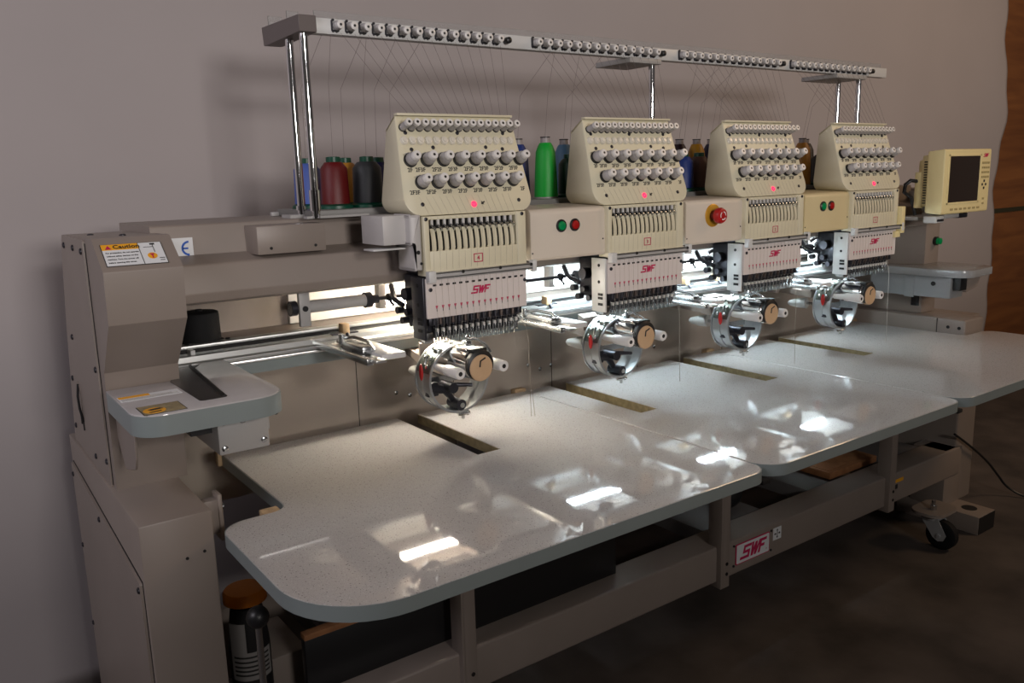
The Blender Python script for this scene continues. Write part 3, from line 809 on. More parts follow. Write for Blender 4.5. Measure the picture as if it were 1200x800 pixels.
# needle case with slots
cs = B()
XS = [-.0972 + .01523 * i for i in range(15)]
cs.box(-.112, XS[0] - .0028, -.379, -.345, .405, .5265, 0, .001).box(XS[-1] + .0028, .145, -.379, -.345, .405, .5265, 0, .002)
cs.box(XS[0] - .0030, XS[-1] + .0030, -.3788, -.346, .4052, .4555, 0, .0006).box(XS[0] - .0030, XS[-1] + .0030, -.375, -.346, .519, .526, 0, .0006)
for i in range(14):
    cs.prism([(-.3770, .454), (-.3792, .460), (-.3786, .475), (-.3760, .490), (-.3720, .501), (-.3698, .501), (-.3740, .489), (-.3766, .474), (-.3772, .460), (-.3750, .454)], lambda a, c, i=i: (XS[i] + .0027, a, c), lambda a, c, i=i: (XS[i + 1] - .0027, a, c), 0)
cs.box(-.108, .142, -.352, -.340, .41, .52, 1)
nc = obj('needle_case', cs, [CREAM, BLACKG], h0)
for i in range(14): dup(P_LEVER, nc, (XS[i] + .0065, -.372, .5085))
for x in (-.107, .134): obj('screw', B().lathe((x, -.379, .521), (0, -1, 0), [(0, .004), (.0015, .004), (.0022, .0024)], 10), DARKST, nc)
rl = B().box(-.096, .156, -.390, -.379, .3985, .4125, 0, .001).box(-.096, .156, -.3915, -.3895, .4095, .4125, 1).box(-.096, .156, -.3915, -.3895, .4005, .403, 1)
for x in (-.03, .065, .148): rl.cyl((x, -.392, .410), (x, -.389, .410), .0035, n=10, mi=2)
obj('guide_rail', rl, [GREYM, SILVER, BLACKG], nc)
obj('rail_end', B().box(-.112, -.095, -.392, -.376, .392, .416, 0, .0015), LIGHTPLATE, nc)
obj('rail_end', B().box(.152, .163, -.393, -.378, .393, .419, 0, .0015), LIGHTPLATE, nc)
# face plate with the emblem
fp = obj('face_plate', B().py(round_poly(rect(-.113, .1435, .317, .400), .002), -.3775, -.372, 0, .0007, 1), PLATEW, h0)
mk = B(); Mf = frame((0, -.3778, 0), (1, 0, 0), (0, 0, 1))
for i in range(15): mk.box(-.0965 + .0159 * i, -.0885 + .0159 * i, -.3785, -.377, .3835, .3875, 0, .0004)
islands('plate_hole', mk, BLACKG, fp)
mk = B()
for i in range(15):
    x = -.0895 + .01505 * i
    flat(mk, Mf, [(x - .003, .343), (x + .003, .343), (x + .001, .3365), (x - .001, .3365)], 0)
    flat(mk, Mf, rect(x - .0007, x + .0007, .331, .337), 1)
obj('needle_marks', mk, [CRIMSON, DARKST], fp, smooth=False)
em = B(); emblem(em, Mf @ Matrix.Translation((.0205, .367, 0)), .0170)
obj('emblem', em, CRIMSON, fp, smooth=False, label='crimson three-letter emblem')
for x, z in ((-.103, .377), (.1385, .376)): obj('screw', B().lathe((x, -.3775, z), (0, -1, 0), [(0, .0042), (.0018, .0042), (.0025, .0024)], 10), DARKST, fp)
# side plate
sp_ = B().box(-.1185, -.1135, -.374, -.325, .272, .402, 0, .001)
for z in (.385, .345): sp_.cyl((-.1195, -.352, z), (-.118, -.352, z), .004, n=10, mi=1)
for z in (.312, .303, .288): sp_.box(-.121, -.118, -.365, -.350, z, z + .006, 1)
obj('side_plate', sp_, [LIGHTPLATE, BLACKG], h0)
# needle mechanism
nb = B().box(-.105, .135, -.370, -.335, .300, .3165, 0, .002)
for i in range(15):
    x = -.094 + .0155 * i
    nb.cyl((x, -.371, .303), (x, -.371, .316), .0042, n=8, mi=i % 2)
    nb.box(x - .003, x + .003, -.374, -.369, .3065, .3095, 1)
nb.box(-.092, .132, -.338, -.331, .268, .300, 0)
obj('presser_block', nb, [DARKST, mat('brown_spring_steel', (0.12, 0.09, 0.08), 0.35, metal=0.7)], h0)
for i in range(15): dup(P_NEEDLE, h0, (-.080 + .0147 * i, -.352, .262))
obj('thread_hook', B().tube([(.128, -.36, .30), (.140, -.355, .288), (.137, -.345, .275), (.126, -.35, .266)], .0045, 8), STEEL, h0)
obj('end_fitting', B().box(-.112, -.09, -.36, -.33, .262, .285, 0, .003), STEEL, h0)
st = B()
for i in range(15):
    x = XS[i] + .004
    st.tube([on(-.108 + .0158 * i, .565, .0006), on(x, .5285, .0006), (x, -.3805, .52), (x + .001, -.3808, .455), (x, -.3803, .416)], .00022, 5)
    st.tube([(x + .001, -.3803, .398), (-.0885 + .0150 * i, -.3784, .318), (-.080 + .0147 * i, -.362, .285)], .00022, 5)
obj('thread_strands', st, THREADC, h0)
for o_ in [o for o in h0.children if o.name.startswith('thread_strands')]: o_['kind'] = 'stuff'
heads = [h0]
for k in range(1, 4):
    r = h0.copy(); COL.objects.link(r); r.location.x += .5 * k; r['label'] = HL[k]
    for ch in list(h0.children): rec_copy(ch, r)
    heads.append(r)
for k, r in enumerate(heads):
    bb = B(); Mn = frame((.5 * k + .017, -.3792, .4345), (1, 0, 0), (0, 0, 1))
    for a, c in ((-.0105, .0084), (-.0105, -.0084)): flat(bb, Mn, rect(-.0105, .0105, c - .0009, c + .0009))
    for a in (-.0105, .0105): flat(bb, Mn, rect(a - .0009, a + .0009, -.0093, .0093))
    add_text(bb, str(4 - k), .0125, shift(Mn @ Matrix.Translation((0, -.0045, 0)), .0003), 0, center=True)
    ncx = [c for c in r.children if c.name.startswith('needle_case')][0]
    obj('number_mark', bb, CRIMSON, ncx, smooth=False, label='boxed red number ' + str(4 - k))
# bracket at the left of head 4
br = B().box(-.19, -.128, -.352, -.255, .472, .5305, 0, .002).py(round_poly([(-.140, .5305), (-.1145, .5305), (-.1145, .418), (-.132, .418), (-.132, .470), (-.140, .472)], .003), -.372, -.30, 0, .004, 3)
br.cyl((-.124, -.3735, .455), (-.124, -.371, .455), .0042, n=12, mi=1).cyl((-.118, -.3735, .432), (-.118, -.371, .432), .003, n=12, mi=1)
br.box(-.205, -.13, -.335, -.29, .4605, .464, 2, .0008)
obj('motor_bracket', br, [mat('bracket_grey', (0.56, 0.54, 0.53), 0.4), BLACK, LIGHTPLATE], h0)
for c in h0.children:
    if c.name.startswith('side_plate'): c.data = c.data.copy(); c.data.materials[0] = DARKST  # same light plate as the other heads, its shade painted in dark
# yellowed end plate at the right of head 1
br = B().box(1.647, 1.668, -.392, -.30, .385, .47, 0, .002).box(1.625, 1.655, -.386, -.33, .372, .392, 0, .002)
obj('end_plate', br, YELLOWED, heads[3])

# ------------------------------------------------------------------ cover panels between the heads
COVC = [CREAM, CREAM, mat('warm_lit_cream_plastic', (0.74, 0.62, 0.36), 0.42)]  # last cover is cream with the warm light tinted into its colour
CL = ['cream cover panel with green and red buttons between heads 4 and 3', 'cream cover panel with the red emergency stop between heads 3 and 2',
      'warm-lit cream cover panel with green and red buttons between heads 2 and 1']
CBE = mat('cream_cover', (0.74, 0.66, 0.56), 0.4)
for k in range(3):
    x0, x1 = .5 * k + .166, .5 * k + .3885
    t = thing('cover_panel', CL[k], 'cover panel', ((x0 + x1) / 2, -.30, .412), 'cover panels between heads')
    obj('cover_shell', B().px(round_poly([(-.368, .413), (-.368, .527), (-.248, .532), (-.248, .413)], [.004, .014, .004, .002], 5), x0, x1, 0, .003, 2), [CBE, CBE, COVC[2]][k], t)
    if k != 1:
        for dx, m_, lab in ((.253, GREENB, 'green start button'), (.293, REDB, 'red stop button')):
            x = .5 * k + dx
            obj('push_button', B().lathe((x, -.367, .4875), (0, -1, 0), [(0, .0145, 0), (.004, .0145, 0), (.006, .012, 0), (.0045, .0105, 1), (.0075, .0095, 1), (.009, .004, 1)], 24), [BLACK, m_], t, label=lab)
    else:
        e = obj('stop_collar', B().lathe((.768, -.367, .485), (0, -1, 0), [(0, .030), (.002, .030), (.003, .028)], 32), BRASS, t, label='yellow collar')
        eb = B().lathe((.768, -.369, .485), (0, -1, 0), [(0, .013, 1), (.016, .013, 1), (.017, .020, 0), (.026, .021, 0), (.032, .018, 0), (.034, .013, 0)], 28)
        Me = frame((.768, -.4033, .485), (1, 0, 0), (0, 0, 1))
        for a in (0, 2.1, 4.2): flat(eb, Me, arc(0, 0, .0085, .0112, a, a + 1.5, 8), 2)
        obj('emergency_stop', eb, [REDP, mat('dark_red_stem', (.12, .005, .005), .5), WHITEP], t, label='red mushroom button with white arrows')
    sb = B()
    for x, z in ((x0 + .004, .43), (x1 - .008, .45)): sb.cyl((x, -.3685, z), (x, -.367, z), .002, n=8)
    islands('bolt_hole', sb, BLACKG, t)

# ================================================================== CYLINDER ARMS AND CAP FRAMES
AL = ['nearest lower sewing arm with chrome cover and tan end, below head 4', 'second lower sewing arm with chrome cover and tan end, below head 3',
      'third lower sewing arm with chrome cover and tan end, below head 2', 'farthest lower sewing arm with chrome cover and tan end, below head 1']
a0 = thing('sewing_arm', AL[0], 'sewing arm', (.016, -.1, .13), 'lower sewing arms')
ab = B().pz([(-.022, -.188), (.054, -.188), (.054, -.02), (.02, -.02)], .172, .192).pz([(-.028, -.188), (.056, -.188), (.056, -.132), (0.0, -.132)], .192, .226)
ab.box(.0, .05, -.03, .1405, .172, .190)
obj('arm_body', ab, BEIGE, a0)
ch = B().lathe((.016, -.188, .199), (0, -1, 0), [(0, .026), (.098, .0265), (.103, .034), (.165, .0345), (.174, .0335), (.178, .031)], 40)
ch.box(-.006, .036, -.352, -.300, .2305, .2345, 0, .0015)
obj('chrome_cover', ch, CHROME, a0)
ec = B().lathe((.016, -.364, .194), (0, -1, 0), [(0, .0298), (.0115, .0298), (.0140, .0285), (.0145, .0255)], 40)
obj('end_cap', ec, TAN, a0, label='tan round end')
eb = B().tube([(.026, -.3785, .2155), (.013, -.3788, .210), (.011, -.3788, .197)], .0019, 6).lathe((.016, -.3655, .1995), (0, -1, 0), [(0, .0345), (.009, .0345), (.0105, .0325)], 40)
eb.box(-.004, .036, -.372, -.352, .228, .2365, 0, .002)
obj('cap_trim_reflection', eb, BLACK, a0)  # black notch, plus a collar painting the chrome lip's dark reflection

KL = ['nearest round cap frame with white knobs, below head 4', 'second round cap frame from the left with white knobs, below head 3',
      'third round cap frame from the left with white knobs, below head 2', 'farthest round cap frame with white knobs, below head 1']
c0 = thing('cap_frame', KL[0], 'cap frame', (.016, -.25, .075), 'round cap frames under the heads')
CX, CZ = .016, .154
rb = B().ring((CX, CZ), -.283, -.257, .0785, .0745).ring((CX, CZ), -.2860, -.2835, .0800, .0745)
obj('front_ring', rb, RINGM, c0)
rb = B().ring((CX, CZ), -.2515, -.226, .0770, .0742).ring((CX, CZ), -.2565, -.2520, .0800, .0742).ring((CX, CZ), -.2255, -.2215, .0800, .0742)
obj('rear_ring', rb, RINGM, c0)
obj('drive_spindle', B().lathe((.014, -.146, .146), (-.22, 1, -.07), [(0, .013, 0), (.0005, .0185, 0), (.028, .0165, 0), (.060, .009, 0), (.066, .004, 0)], 24).cyl((.016, -.228, .144), (.014, -.146, .146), .0045, mi=1).box(-.055, .085, -.2285, -.2265, .136, .152, 1), [mat('pale_grey_cone', (0.50, 0.50, 0.48), 0.45), STEEL], c0)
bd_ = B(); bm = bd_.bm
prev = None; N = 26
for i in range(N + 1):
    a = math.radians(20 + 145 * i / N)
    pr = []
    for (y, r) in ((-.279, .0786), (-.279, .0803), (-.230, .0803), (-.230, .0786)):
        pr.append(bm.verts.new((CX + r * math.cos(a), y, CZ + r * math.sin(a))))
    if prev:
        for q in range(4): bm.faces.new((prev[q], prev[(q + 1) % 4], pr[(q + 1) % 4], pr[q]))
    else: bm.faces.new(pr)
    prev = pr
bm.faces.new(prev[::-1]); bmesh.ops.recalc_face_normals(bm, faces=bm.faces)
for a in (35, 60, 95, 120, 140, 155):
    a = math.radians(a)
    for y in (-.268, -.242):
        d = Vector((math.cos(a), 0, math.sin(a)))
        bd_.lathe(Vector((CX, y, CZ)) + d * .080, d, [(0, .005), (.003, .005), (.004, .003)], 10, 1)
obj('clamp_band', bd_, [mat('dark_green_steel', (0.16, 0.18, 0.16), 0.3, metal=0.8), STEEL], c0)
for x in (-.041, .073):
    kb = B().lathe((x, -.222, .190), (0, -1, 0), [(0, .0062, 0), (.064, .0062, 0), (.0645, .0085, 0), (.103, .0092, 0), (.1035, .0118, 0), (.108, .0127, 0), (.158, .0127, 0), (.160, .0115, 0), (.1601, .0050, 1), (.1602, .0050, 1)], 24)
    kb.cyl((x - .001, -.331, .1775), (x - .001, -.331, .1790), .004, n=10, mi=1)
    obj('knob', kb, [WHITEP, BLACKG], c0)
lv = B().sph((-.0705, -.264, .178), 1, 0, (.0045, .0065, .0190)).tube([(-.062, -.268, .195), (-.058, -.266, .205), (-.05, -.262, .213)], .003, 8, 1)
obj('release_lever', lv, [REDP, STEEL], c0, label='red release lever')
hk = B().tube([(-.05, -.262, .135), (-.03, -.262, .132), (-.01, -.262, .128), (.005, -.262, .108), (.016, -.262, .092)], [.010, .011, .010, .008, .007], 10)
hk.cyl((-.004, -.245, .136), (-.004, -.292, .136), .0125).cyl((.000, -.285, .142), (.040, -.30, .138), .0055, .0042)
hk.cyl((.016, -.245, .0925), (.016, -.29, .0925), .0128).cyl((.016, -.29, .0925), (.016, -.294, .0925), .006, mi=1)
hk.box(-.058, -.03, -.27, -.252, .118, .15, 0, .003)
obj('inner_clasp', hk, [DARKST, STEEL], c0)
bs = B().box(.012, .036, -.272, -.255, .068, .0765, 0, .002).cyl((.022, -.264, .064), (.046, -.268, .064), .0045).sph((.046, -.268, .064), .0062).cyl((.034, -.266, .052), (.034, -.266, .064), .004)
obj('thumb_screw', bs, STEEL, c0)
cp = B().tube([(.05, -.275, .236), (.062, -.282, .240), (.074, -.29, .232), (.083, -.30, .222), (.086, -.31, .208)], .0038, 8)
cp.box(.040, .056, -.280, -.262, .224, .236, 0, .002).sph((.052, -.27, .241), .0065)
obj('spring_catch', cp, STEEL, c0)
obj('ring_clip', B().box(-.035, -.02, -.276, -.258, .215, .228, 0, .002), STEEL, c0)
for k in range(1, 4):
    for src, lab in ((a0, AL), (c0, KL)):
        r = src.copy(); COL.objects.link(r); r.location.x += .5 * k; r['label'] = lab[k]
        for q in list(src.children): rec_copy(q, r)

# ================================================================== THREAD STAND
ts = thing('thread_stand', 'metal thread stand with a dark shelf, chrome poles and a long overhead guide rail', 'thread stand', (.75, -.1, .527))
sh = B().box(-.268, 1.76, -.205, .012, .5275, .543, 0, .002).box(-.30, -.262, -.15, -.10, .5272, .534, 1).box(-.29, -.15, -.215, -.196, .5272, .532, 1)
sh.box(-.285, -.255, .0, .012, .5272, .537, 1, .002)
obj('shelf', sh, [mat('grey_shelf_paint', (0.20, 0.195, 0.185), 0.45), GREYM], ts)
POLES = [(-.27, -.140), (-.27, -.215), (.695, -.215), (1.648, -.14), (1.648, -.215)]
for i, (x, y) in enumerate(POLES):
    p = B().cyl((x, y, .528), (x, y, .893), .0085, n=20)
    p.cyl((x, y, .543), (x, y, .585 if y < -.2 else .552), .0115, n=20)
    obj('pole', p, CHROME, ts)
for x0, x1 in ((-.285, -.248), (.60, .715), (1.50, 1.668)):
    w_ = obj('rail_bracket', B().prism([(-.232, .8905), (-.232, .922), (-.03, .9265), (-.036, .888), (-.05, .887)], lambda a, c: (x0, a, c), lambda a, c: (x1, a, c), 0, .001, 1), [mat('bracket_taupe', (0.15, 0.125, 0.12), 0.45)], ts) if x0 < 0 else \
        obj('rail_bracket', B().box(x0, x1, -.232, -.10, .878, .8915, 0, .002), GREYM, ts)
rail = obj('guide_rail', B().box(-.248, 1.79, -.2265, -.222, .8915, .9195, 0, .0008).box(-.248, 1.79, -.226, -.20, .8900, .8925, 0, .0008), [LIGHTPLATE], ts)
obj('clear_strip', B().box(-.248, 1.76, -.2215, -.219, .905, .9335, 0), ACRYL, ts)
obj('clear_strip', B().box(-.275, -.25, -.15, -.147, .915, .942, 0).box(-.28, -.25, -.06, -.057, .918, .946, 0), ACRYL, ts)
P_RG = proto('thread_guide', B().lathe((0, 0, 0), (0, -1, 0), [(0, .0098, 0), (.004, .0098, 0), (.009, .0090, 0), (.012, .0076, 0), (.0125, .0082, 1), (.0205, .0080, 1), (.021, .0074, 1), (.0211, .0026, 2), (.0214, .0026, 2)], 14)
             .box(-.0125, -.0100, -.004, 0, -.010, .010, 3).cyl((-.0085, -.004, .0105), (-.0085, 0, .0105), .0026, n=8, mi=3).cyl((-.0085, -.004, -.0105), (-.0085, 0, -.0105), .0026, n=8, mi=3)
             .cyl((-.001, -.006, -.0092), (-.001, 0, -.0092), .0040, n=10, mi=2), [GREYP, WHITEP, BLACK, DARKST])
for k in range(4):
    x0 = [-.199, .304, .798, 1.280][k]; x1 = [.192, .692, 1.196, 1.665][k]
    n = 14 if k == 0 else 14
    for i in range(n): dup(P_RG, rail, (x0 + (x1 - x0) * i / (n - 1) - .004, -.2265, .9065))
    obj('end_plug', B().lathe((x1 + .020, -.2265, .9045), (0, -1, 0), [(0, .006), (.008, .0075), (.018, .007), (.02, .004)], 14), BLACK, rail, label='black end plug')

# ------------------------------------------------------------------ thread cones
def dye(name, c): return mat(name, c, 0.42, bump=0.25, bscale=900)
YARN = dict(lightblue=dye('light_blue_thread', (.06, .11, .40)), darkred=dye('dark_red_thread', (.11, .001, .002)), gold=dye('gold_thread', (.40, .18, .02)), charcoal=dye('charcoal_thread', (.025, .028, .032)),
            navy=dye('navy_thread', (.006, .008, .07)), brown=dye('brown_thread', (.10, .045, .03)), blue=dye('royal_blue_thread', (.008, .03, .18)), green=dye('bright_green_thread', (.0, .36, .03)),
            darkgreen=dye('dark_green_thread', (.0, .035, .014)), sky=dye('sky_blue_thread', (.10, .22, .36)), maroon=dye('maroon_thread', (.022, .002, .006)), yellow=dye('yellow_thread', (.60, .30, .01)),
            black=dye('black_thread', (.007, .005, .007)))
def cone(x, y, tall, yarn, label, r=.031, deck=.5432):
    t = thing('thread_cone', label, 'thread cone', (x, y, deck))
    if tall:
        obj('thread_winding', B().lathe((x, y, deck + .004), (0, 0, 1), [(0, r * .98), (.06, r * .90), (.112, r * .80), (.126, r * .62), (.134, r * .48)], 32), YARN[yarn], t)
        obj('cone_core', B().lathe((x, y, deck), (0, 0, 1), [(0, r * .95, 0), (.004, r * .95, 0), (.0041, .008, 0), (.134, .009, 0), (.1345, .0125, 0), (.150, .0115, 0), (.1505, .0125, 1), (.153, .0125, 1)], 24), [TIP, BLACK], t)
    else:
        obj('thread_winding', B().lathe((x, y, deck + .010), (0, 0, 1), [(0, r), (.075, r * .93), (.088, r * .62), (.0885, r * .5)], 32), YARN[yarn], t)
        obj('cone_core', B().lathe((x, y, deck), (0, 0, 1), [(0, r * 1.22), (.006, r * 1.20), (.0098, r * 1.0), (.010, .010), (.096, .0155), (.109, .0150), (.110, .010)], 28), GREENC, t)
    return t
CONES = [(-.213, -.045, 0, 'lightblue', 'light blue cone with green cap behind the chrome poles'),
         (-.1935, -.145, 0, 'darkred', 'dark red cone with green cap, right of the two chrome poles'),
         (-.125, -.055, 0, 'gold', 'golden yellow cone with green cap peeking out between the dark red and charcoal cones'),
         (-.1145, -.145, 0, 'charcoal', 'charcoal cone with green cap in front of the navy cone'),
         (-.0475, -.065, 0, 'navy', 'navy cone with green cap, right behind the charcoal cone'),
         (.012, -.025, 0, 'brown', 'brown cone beside the left edge of head 4'),
         (.372, -.05, 1, 'blue', 'tall royal blue cone half hidden behind the right edge of head 4'),
         (.384, -.15, 1, 'green', 'tall bright green cone between heads 4 and 3'),
         (.463, -.15, 0, 'darkgreen', 'short dark green cone right of the bright green one'),
         (.535, -.04, 1, 'sky', 'sky blue cone tip showing above the short dark green cone'),
         (.985, -.045, 1, 'maroon', 'tall maroon cone at the right edge of head 3'),
         (.8885, -.15, 0, 'blue', 'short royal blue cone right of head 3, in front of the maroon one'),
         (1.056, -.05, 1, 'yellow', 'tall yellow cone between heads 3 and 2'),
         (.9620, -.145, 0, 'brown', 'short brown cone with green cap in front of the yellow cone'),
         (1.128, -.045, 1, 'navy', 'tall navy cone between the yellow cone and head 2'),
         (1.0340, -.145, 0, 'maroon', 'short maroon cone touching the left edge of head 2'),
         (1.478, -.13, 1, 'gold', 'tall gold cone mostly hidden behind the right edge of head 2'),
         (1.572, -.075, 1, 'black', 'tall black cone between heads 2 and 1'),
         (1.5585, -.150, 0, 'black', 'short black cone touching the left edge of head 1')]
for c in CONES: cone(c[0], c[1], c[2], c[3], c[4], .034 if c[3] in ('black', 'charcoal') else .031)

# ------------------------------------------------------------------ threads from the overhead rail
HN = ['nearest embroidery', 'second embroidery', 'third embroidery', 'farthest embroidery']
def strand(pts, label, group, r=.00035, m=THREADG):
    o = obj('thread', B().tube(pts, r, 5), m, at=pts[0]); tag(o, label, 'thread', group); return o
for k in range(4):
    x0 = [-.199, .304, .798, 1.280][k]; x1 = [.192, .692, 1.196, 1.665][k]
    for i in range(14):
        xa = x0 + (x1 - x0) * i / 13
        q = on(.5 * k - .112 + .01921 * (i + .5), .728, .016)
        strand([(xa, -.236, .892), ((xa + q.x) / 2, -.28, .806 + .002 * (i % 3)), q], 'fine thread slanting from the overhead rail to the ' + HN[k] + ' head', 'threads to the ' + HN[k] + ' head')
for c in CONES:
    top = (c[0], c[1], .5432 + (.156 if c[2] else .112))
    strand([top, (c[0] - .012, c[1] - .03, .80), (c[0] - .02, -.218, .888)], 'fine thread rising from the ' + c[4].split(' cone')[0] + ' cone to the overhead rail', 'threads from cones')
HT = ['loose thread pair hanging over the nearest table section from head 4', 'loose thread hanging in front of the second slot, from the second head', 'loose thread hanging from the third head over the middle table section', 'pale loose thread hanging from the farthest head below the control monitor']
for k in range(4):
    x = .5 * k + .1655
    pts = [(x - .03, -.355, .285), (x - .01, -.352, .272), (x, -.35, .24), (x + .001, -.35, .15), (x + .002, -.352, .05 if k < 2 else .02)]
    b = B().tube(pts, .0006, 5)
    if k == 0: b.tube([(x + .0, -.35, .24), (x + .004, -.351, .14), (x + .012, -.353, .048)], .0006, 5)
    o = obj('loose_thread', b, THREADC if k == 3 else mat('brown_loose_thread', (.24, .205, .165), .7), at=pts[0]); tag(o, HT[k], 'thread')

# ================================================================== CONTROL MONITOR
mn = thing('control_monitor', 'yellowed control monitor with a dark screen on the right end of the machine', 'monitor', (1.99, -.36, .43))
hs = B().px(round_poly([(-.424, .434), (-.424, .648), (-.366, .642), (-.366, .44)], .006, 3), 1.83, 2.145, 0, .004, 3)
hs.box(1.845, 2.12, -.368, -.34, .46, .63, 0, .006)
hs.box(1.845, 1.86, -.345, -.318, .455, .575, 0, .003)
obj('housing', hs, YELLOWED, mn)
obj('rear_cover', B().box(1.855, 2.10, -.341, -.322, .47, .615, 0, .008), YELLOWED, mn)
vt = B()
for i in range(17): vt.box(1.8435, 1.8465, -.364, -.349, .470 + .0085 * i, .474 + .0085 * i)
obj('vent_slots', vt, BLACKG, mn)
bz = B()
for a, b1, c_, d_ in ((1.857, 2.07, .624, .630), (1.857, 2.07, .467, .473), (1.857, 1.863, .467, .63), (2.064, 2.07, .467, .63)): bz.box(a, b1, -.4265, -.4235, c_, d_, 0, .0008)
obj('bezel', bz, YELLOWED, mn)
obj('screen', B().box(1.8625, 2.0645, -.4255, -.4235, .4725, .6245), SCREEN, mn)
Mk = frame((0, -.4242, 0), (1, 0, 0), (0, 0, 1))
em = B(); emblem(em, Mk @ Matrix.Translation((2.106, .626, 0)), .0125); obj('emblem', em, CRIMSON, mn, smooth=False, label='small red three-letter emblem')
KEY = mat('worn_olive_key', (0.42, 0.34, 0.16), 0.5)
kb = B()
for r in range(4):
    for c_ in range(4): kb.box(2.083 + .014 * c_, 2.093 + .014 * c_, -.4256, -.4238, .597 - .016 * r, .604 - .016 * r, 0, .0005)
for a in range(4):
    d = (math.cos(a * PI / 2) * .012, math.sin(a * PI / 2) * .012)
    kb.box(2.105 + d[0] - .004, 2.105 + d[0] + .004, -.4256, -.4238, .527 + d[1] - .004, .527 + d[1] + .004, 1, .0005)
for i in range(7): kb.box(1.885 + .03 * i, 1.903 + .03 * i, -.4256, -.4238, .446, .453, 0, .0005)
for i in range(2): kb.box(2.10, 2.112, -.4256, -.4238, .475 - .016 * i, .482 - .016 * i, 0, .0005)
islands('key', kb, [KEY, DARKST], mn)
ar = B().box(1.86, 2.12, -.33, -.24, .412, .424, 0, .002).box(2.05, 2.0845, -.33, -.20, .42, .50, 0, .003).box(1.90, 2.0, -.40, -.32, .418, .436, 0, .003)
obj('support_arm', ar, GREYM, mn)
obj('port_block', B().box(1.845, 1.90, -.40, -.355, .405, .428, 0, .004).box(1.852, 1.893, -.402, -.398, .41, .418, 1), [LIGHTPLATE, DARKST], mn)
obj('port_block', B().box(2.00, 2.06, -.40, -.36, .415, .432, 0, .004), DARKST, mn)
obj('cable', B().tube([(1.848, -.325, .545), (1.825, -.315, .548), (1.812, -.305, .535), (1.815, -.30, .51), (1.845, -.31, .49), (1.86, -.32, .43)], .0065, 10), BLACK, mn)

# ================================================================== THINGS UNDER AND AROUND
cn = thing('canister', 'black canister with orange cap and white label under the left table corner', 'canister', (-.512, -.30, -.70))
cx, cy = -.513, -.30
obj('canister_body', B().lathe((cx, cy, -.70), (0, 0, 1), [(0, .04), (.40, .04), (.46, .034), (.485, .030)], 28), BLACK, cn)
obj('canister_cap', B().lathe((cx, cy, -.208), (0, 0, 1), [(0, .034), (.004, .042), (.022, .042), (.027, .038), (.0275, .001)], 32), ORANGE, cn, label='orange cap')
lb_ = B(); bm = lb_.bm; pv = None
for i in range(15):
    a = math.radians(195 + 125 * i / 14)
    pr = [bm.verts.new((cx + .0405 * math.cos(a), cy + .0405 * math.sin(a), z)) for z in (-.36, -.30)]
    if pv: bm.faces.new((pv[0], pr[0], pr[1], pv[1]))
    pv = pr
pv = None
for i in range(6):
    a = math.radians(195 + 50 * i / 5)
    pr = [bm.verts.new((cx + .0405 * math.cos(a), cy + .0405 * math.sin(a), z)) for z in (-.30, -.238)]
    if pv: bm.faces.new((pv[0], pr[0], pr[1], pv[1]))
    pv = pr
for z in (-.312, -.322, -.332, -.341, -.350):
    pv = None
    for i in range(13):
        a = math.radians(205 + 105 * i / 12)
        pr = [bm.verts.new((cx + .0408 * math.cos(a), cy + .0408 * math.sin(a), z + d)) for d in (0, .004)]
        if pv:
            fc = bm.faces.new((pv[0], pr[0], pr[1], pv[1])); fc.material_index = 1
        pv = pr
obj('canister_label', lb_, [mat('dull_grey_label', (.26, .25, .24), .6), PRINT], cn, label='white printed label')  # white label given an even dull grey
lv = thing('hand_lever', 'steel rod hand lever with a black ball knob beside the canister', 'lever', (-.553, -.50, -.70))
obj('lever_rod', B().cyl((-.556, -.50, -.70), (-.553, -.50, -.155), .006, n=14).lathe((-.556, -.50, -.70), (0, 0, 1), [(0, .03), (.012, .03), (.02, .012)], 20), STEEL, lv)
obj('ball_knob', B().sph((-.5528, -.50, -.142), .020), BLACK, lv)
# small wooden support blocks beneath the table's rear edge
for i, (x, lab) in enumerate(((-.462, 'pale wood block under the left rear corner of the nearest table section'), (.372, 'wood block at the rear seam between nearest and middle table sections'),
                              (1.172, 'wood block at the rear seam between middle and farthest table sections'), (2.052, 'wood block behind the rear edge of the farthest table section'))):
    b = B().box(x + .006, x + .044, .0006, .024, -.026, .007, 0, .002).box(x + .010, x + .040, .006, .020, .0065, .0075, 0, .0003)
    o = obj('wood_block', b, [WOODB], at=(x + .02, .03, -.05)); tag(o, lab, 'wood block', 'wood blocks along the rear table edge')
o = obj('wood_block', B().box(-.49, -.455, -.392, -.36, -.03, -.004, 0, .003).cyl((-.472, -.376, -.004), (-.472, -.376, -.0035), .005, n=10), WOODB, at=(-.47, -.37, -.03)); tag(o, 'small wood block in the notch of the nearest table section', 'wood block')
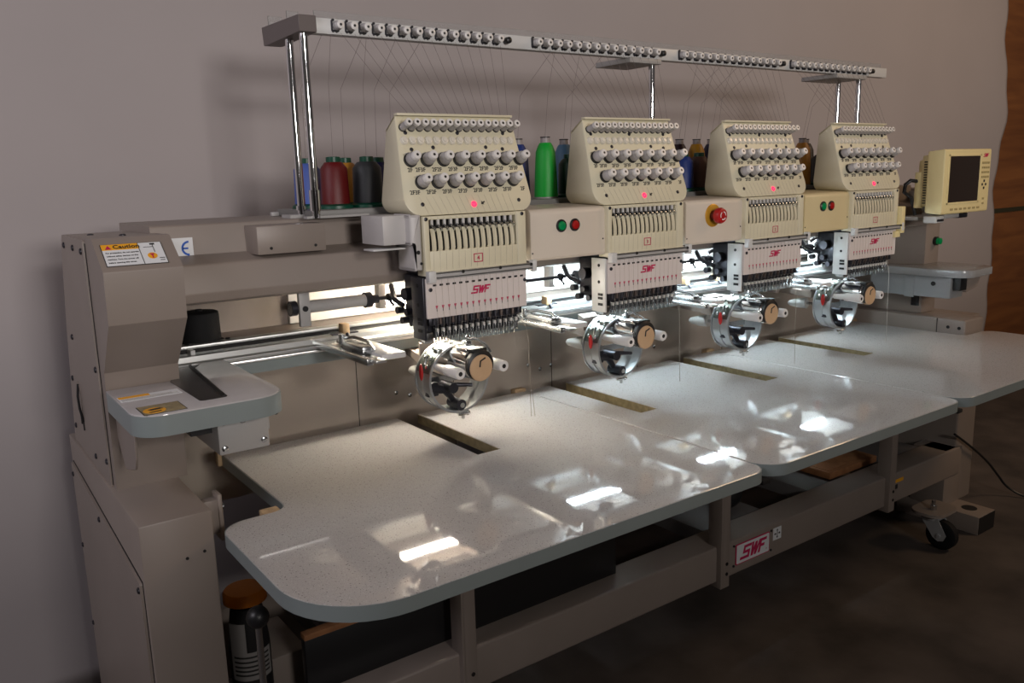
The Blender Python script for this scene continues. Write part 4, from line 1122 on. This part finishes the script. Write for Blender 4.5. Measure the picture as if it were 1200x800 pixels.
# power cable running off to the right
pts = [(2.02, -.432, -.36), (2.06, -.436, -.385), (2.12, -.437, -.42), (2.22, -.435, -.48), (2.32, -.43, -.545), (2.40, -.43, -.61), (2.44, -.45, -.66), (2.47, -.50, -.690), (2.50, -.58, -.695), (2.56, -.70, -.695)]
def smooth(pts, n=6):
    P = [Vector(p) for p in pts]; out = []
    for i in range(len(P) - 1):
        a, b_, c, d = P[max(i - 1, 0)], P[i], P[i + 1], P[min(i + 2, len(P) - 1)]
        for j in range(n):
            t = j / n
            out.append(.5 * ((2 * b_) + (c - a) * t + (2 * a - 5 * b_ + 4 * c - d) * t * t + (3 * b_ - a - 3 * c + d) * t ** 3))
    return out + [P[-1]]
o = obj('power_cable', B().tube(smooth(pts), .0045, 8), BLACK, at=pts[0]); tag(o, 'black power cable sagging from the right end of the lower beam to the floor', 'cable')
sbd = thing('storage_board', 'dark board with a brown top edge standing behind the lower beam below the nearest tabletop', 'board', (-.02, -.35, -.4245))
obj('board_panel', B().box(-.424, .42, -.366, -.346, -.4245, -.300, 0, .001), BLACK, sbd)
obj('board_edge', B().box(-.424, .42, -.367, -.345, -.300, -.288, 0, .001), BROWNB, sbd, label='brown wooden top edge')
# yellow tool and brown tray on the cross members
yt = thing('hand_tool', 'yellow tool lying on the cross member under the middle table section', 'tool', (1.36, .0, -.425))
obj('tool_body', B().box(1.30, 1.45, -.03, .03, -.4245, -.375, 0, .012, 3), YEL, yt)
obj('tool_grip', B().cyl((1.37, -.035, -.41), (1.37, -.035, -.36), .006), LIGHTPLATE, yt)
tr = obj('tool_tray', B().box(1.43, 1.71, -.32, .02, -.424, -.400, 0, .004).box(1.445, 1.695, -.305, .005, -.401, -.3985, 0, .001), BROWNB, at=(1.57, -.15, -.424)); tag(tr, 'shallow brown wooden tray resting under the middle table section', 'tray')
bg = B().sph((.985, -.25, -.378), 1, 0, (.055, .05, .046)).tube([(.985, -.25, -.345), (1.0, -.26, -.315), (1.02, -.27, -.305), (1.04, -.26, -.325)], .010)
o = obj('dark_bag', bg, BLACK, at=(.985, -.25, -.424)); tag(o, 'small dark bag resting on the cross member behind the lower beam', 'bag')
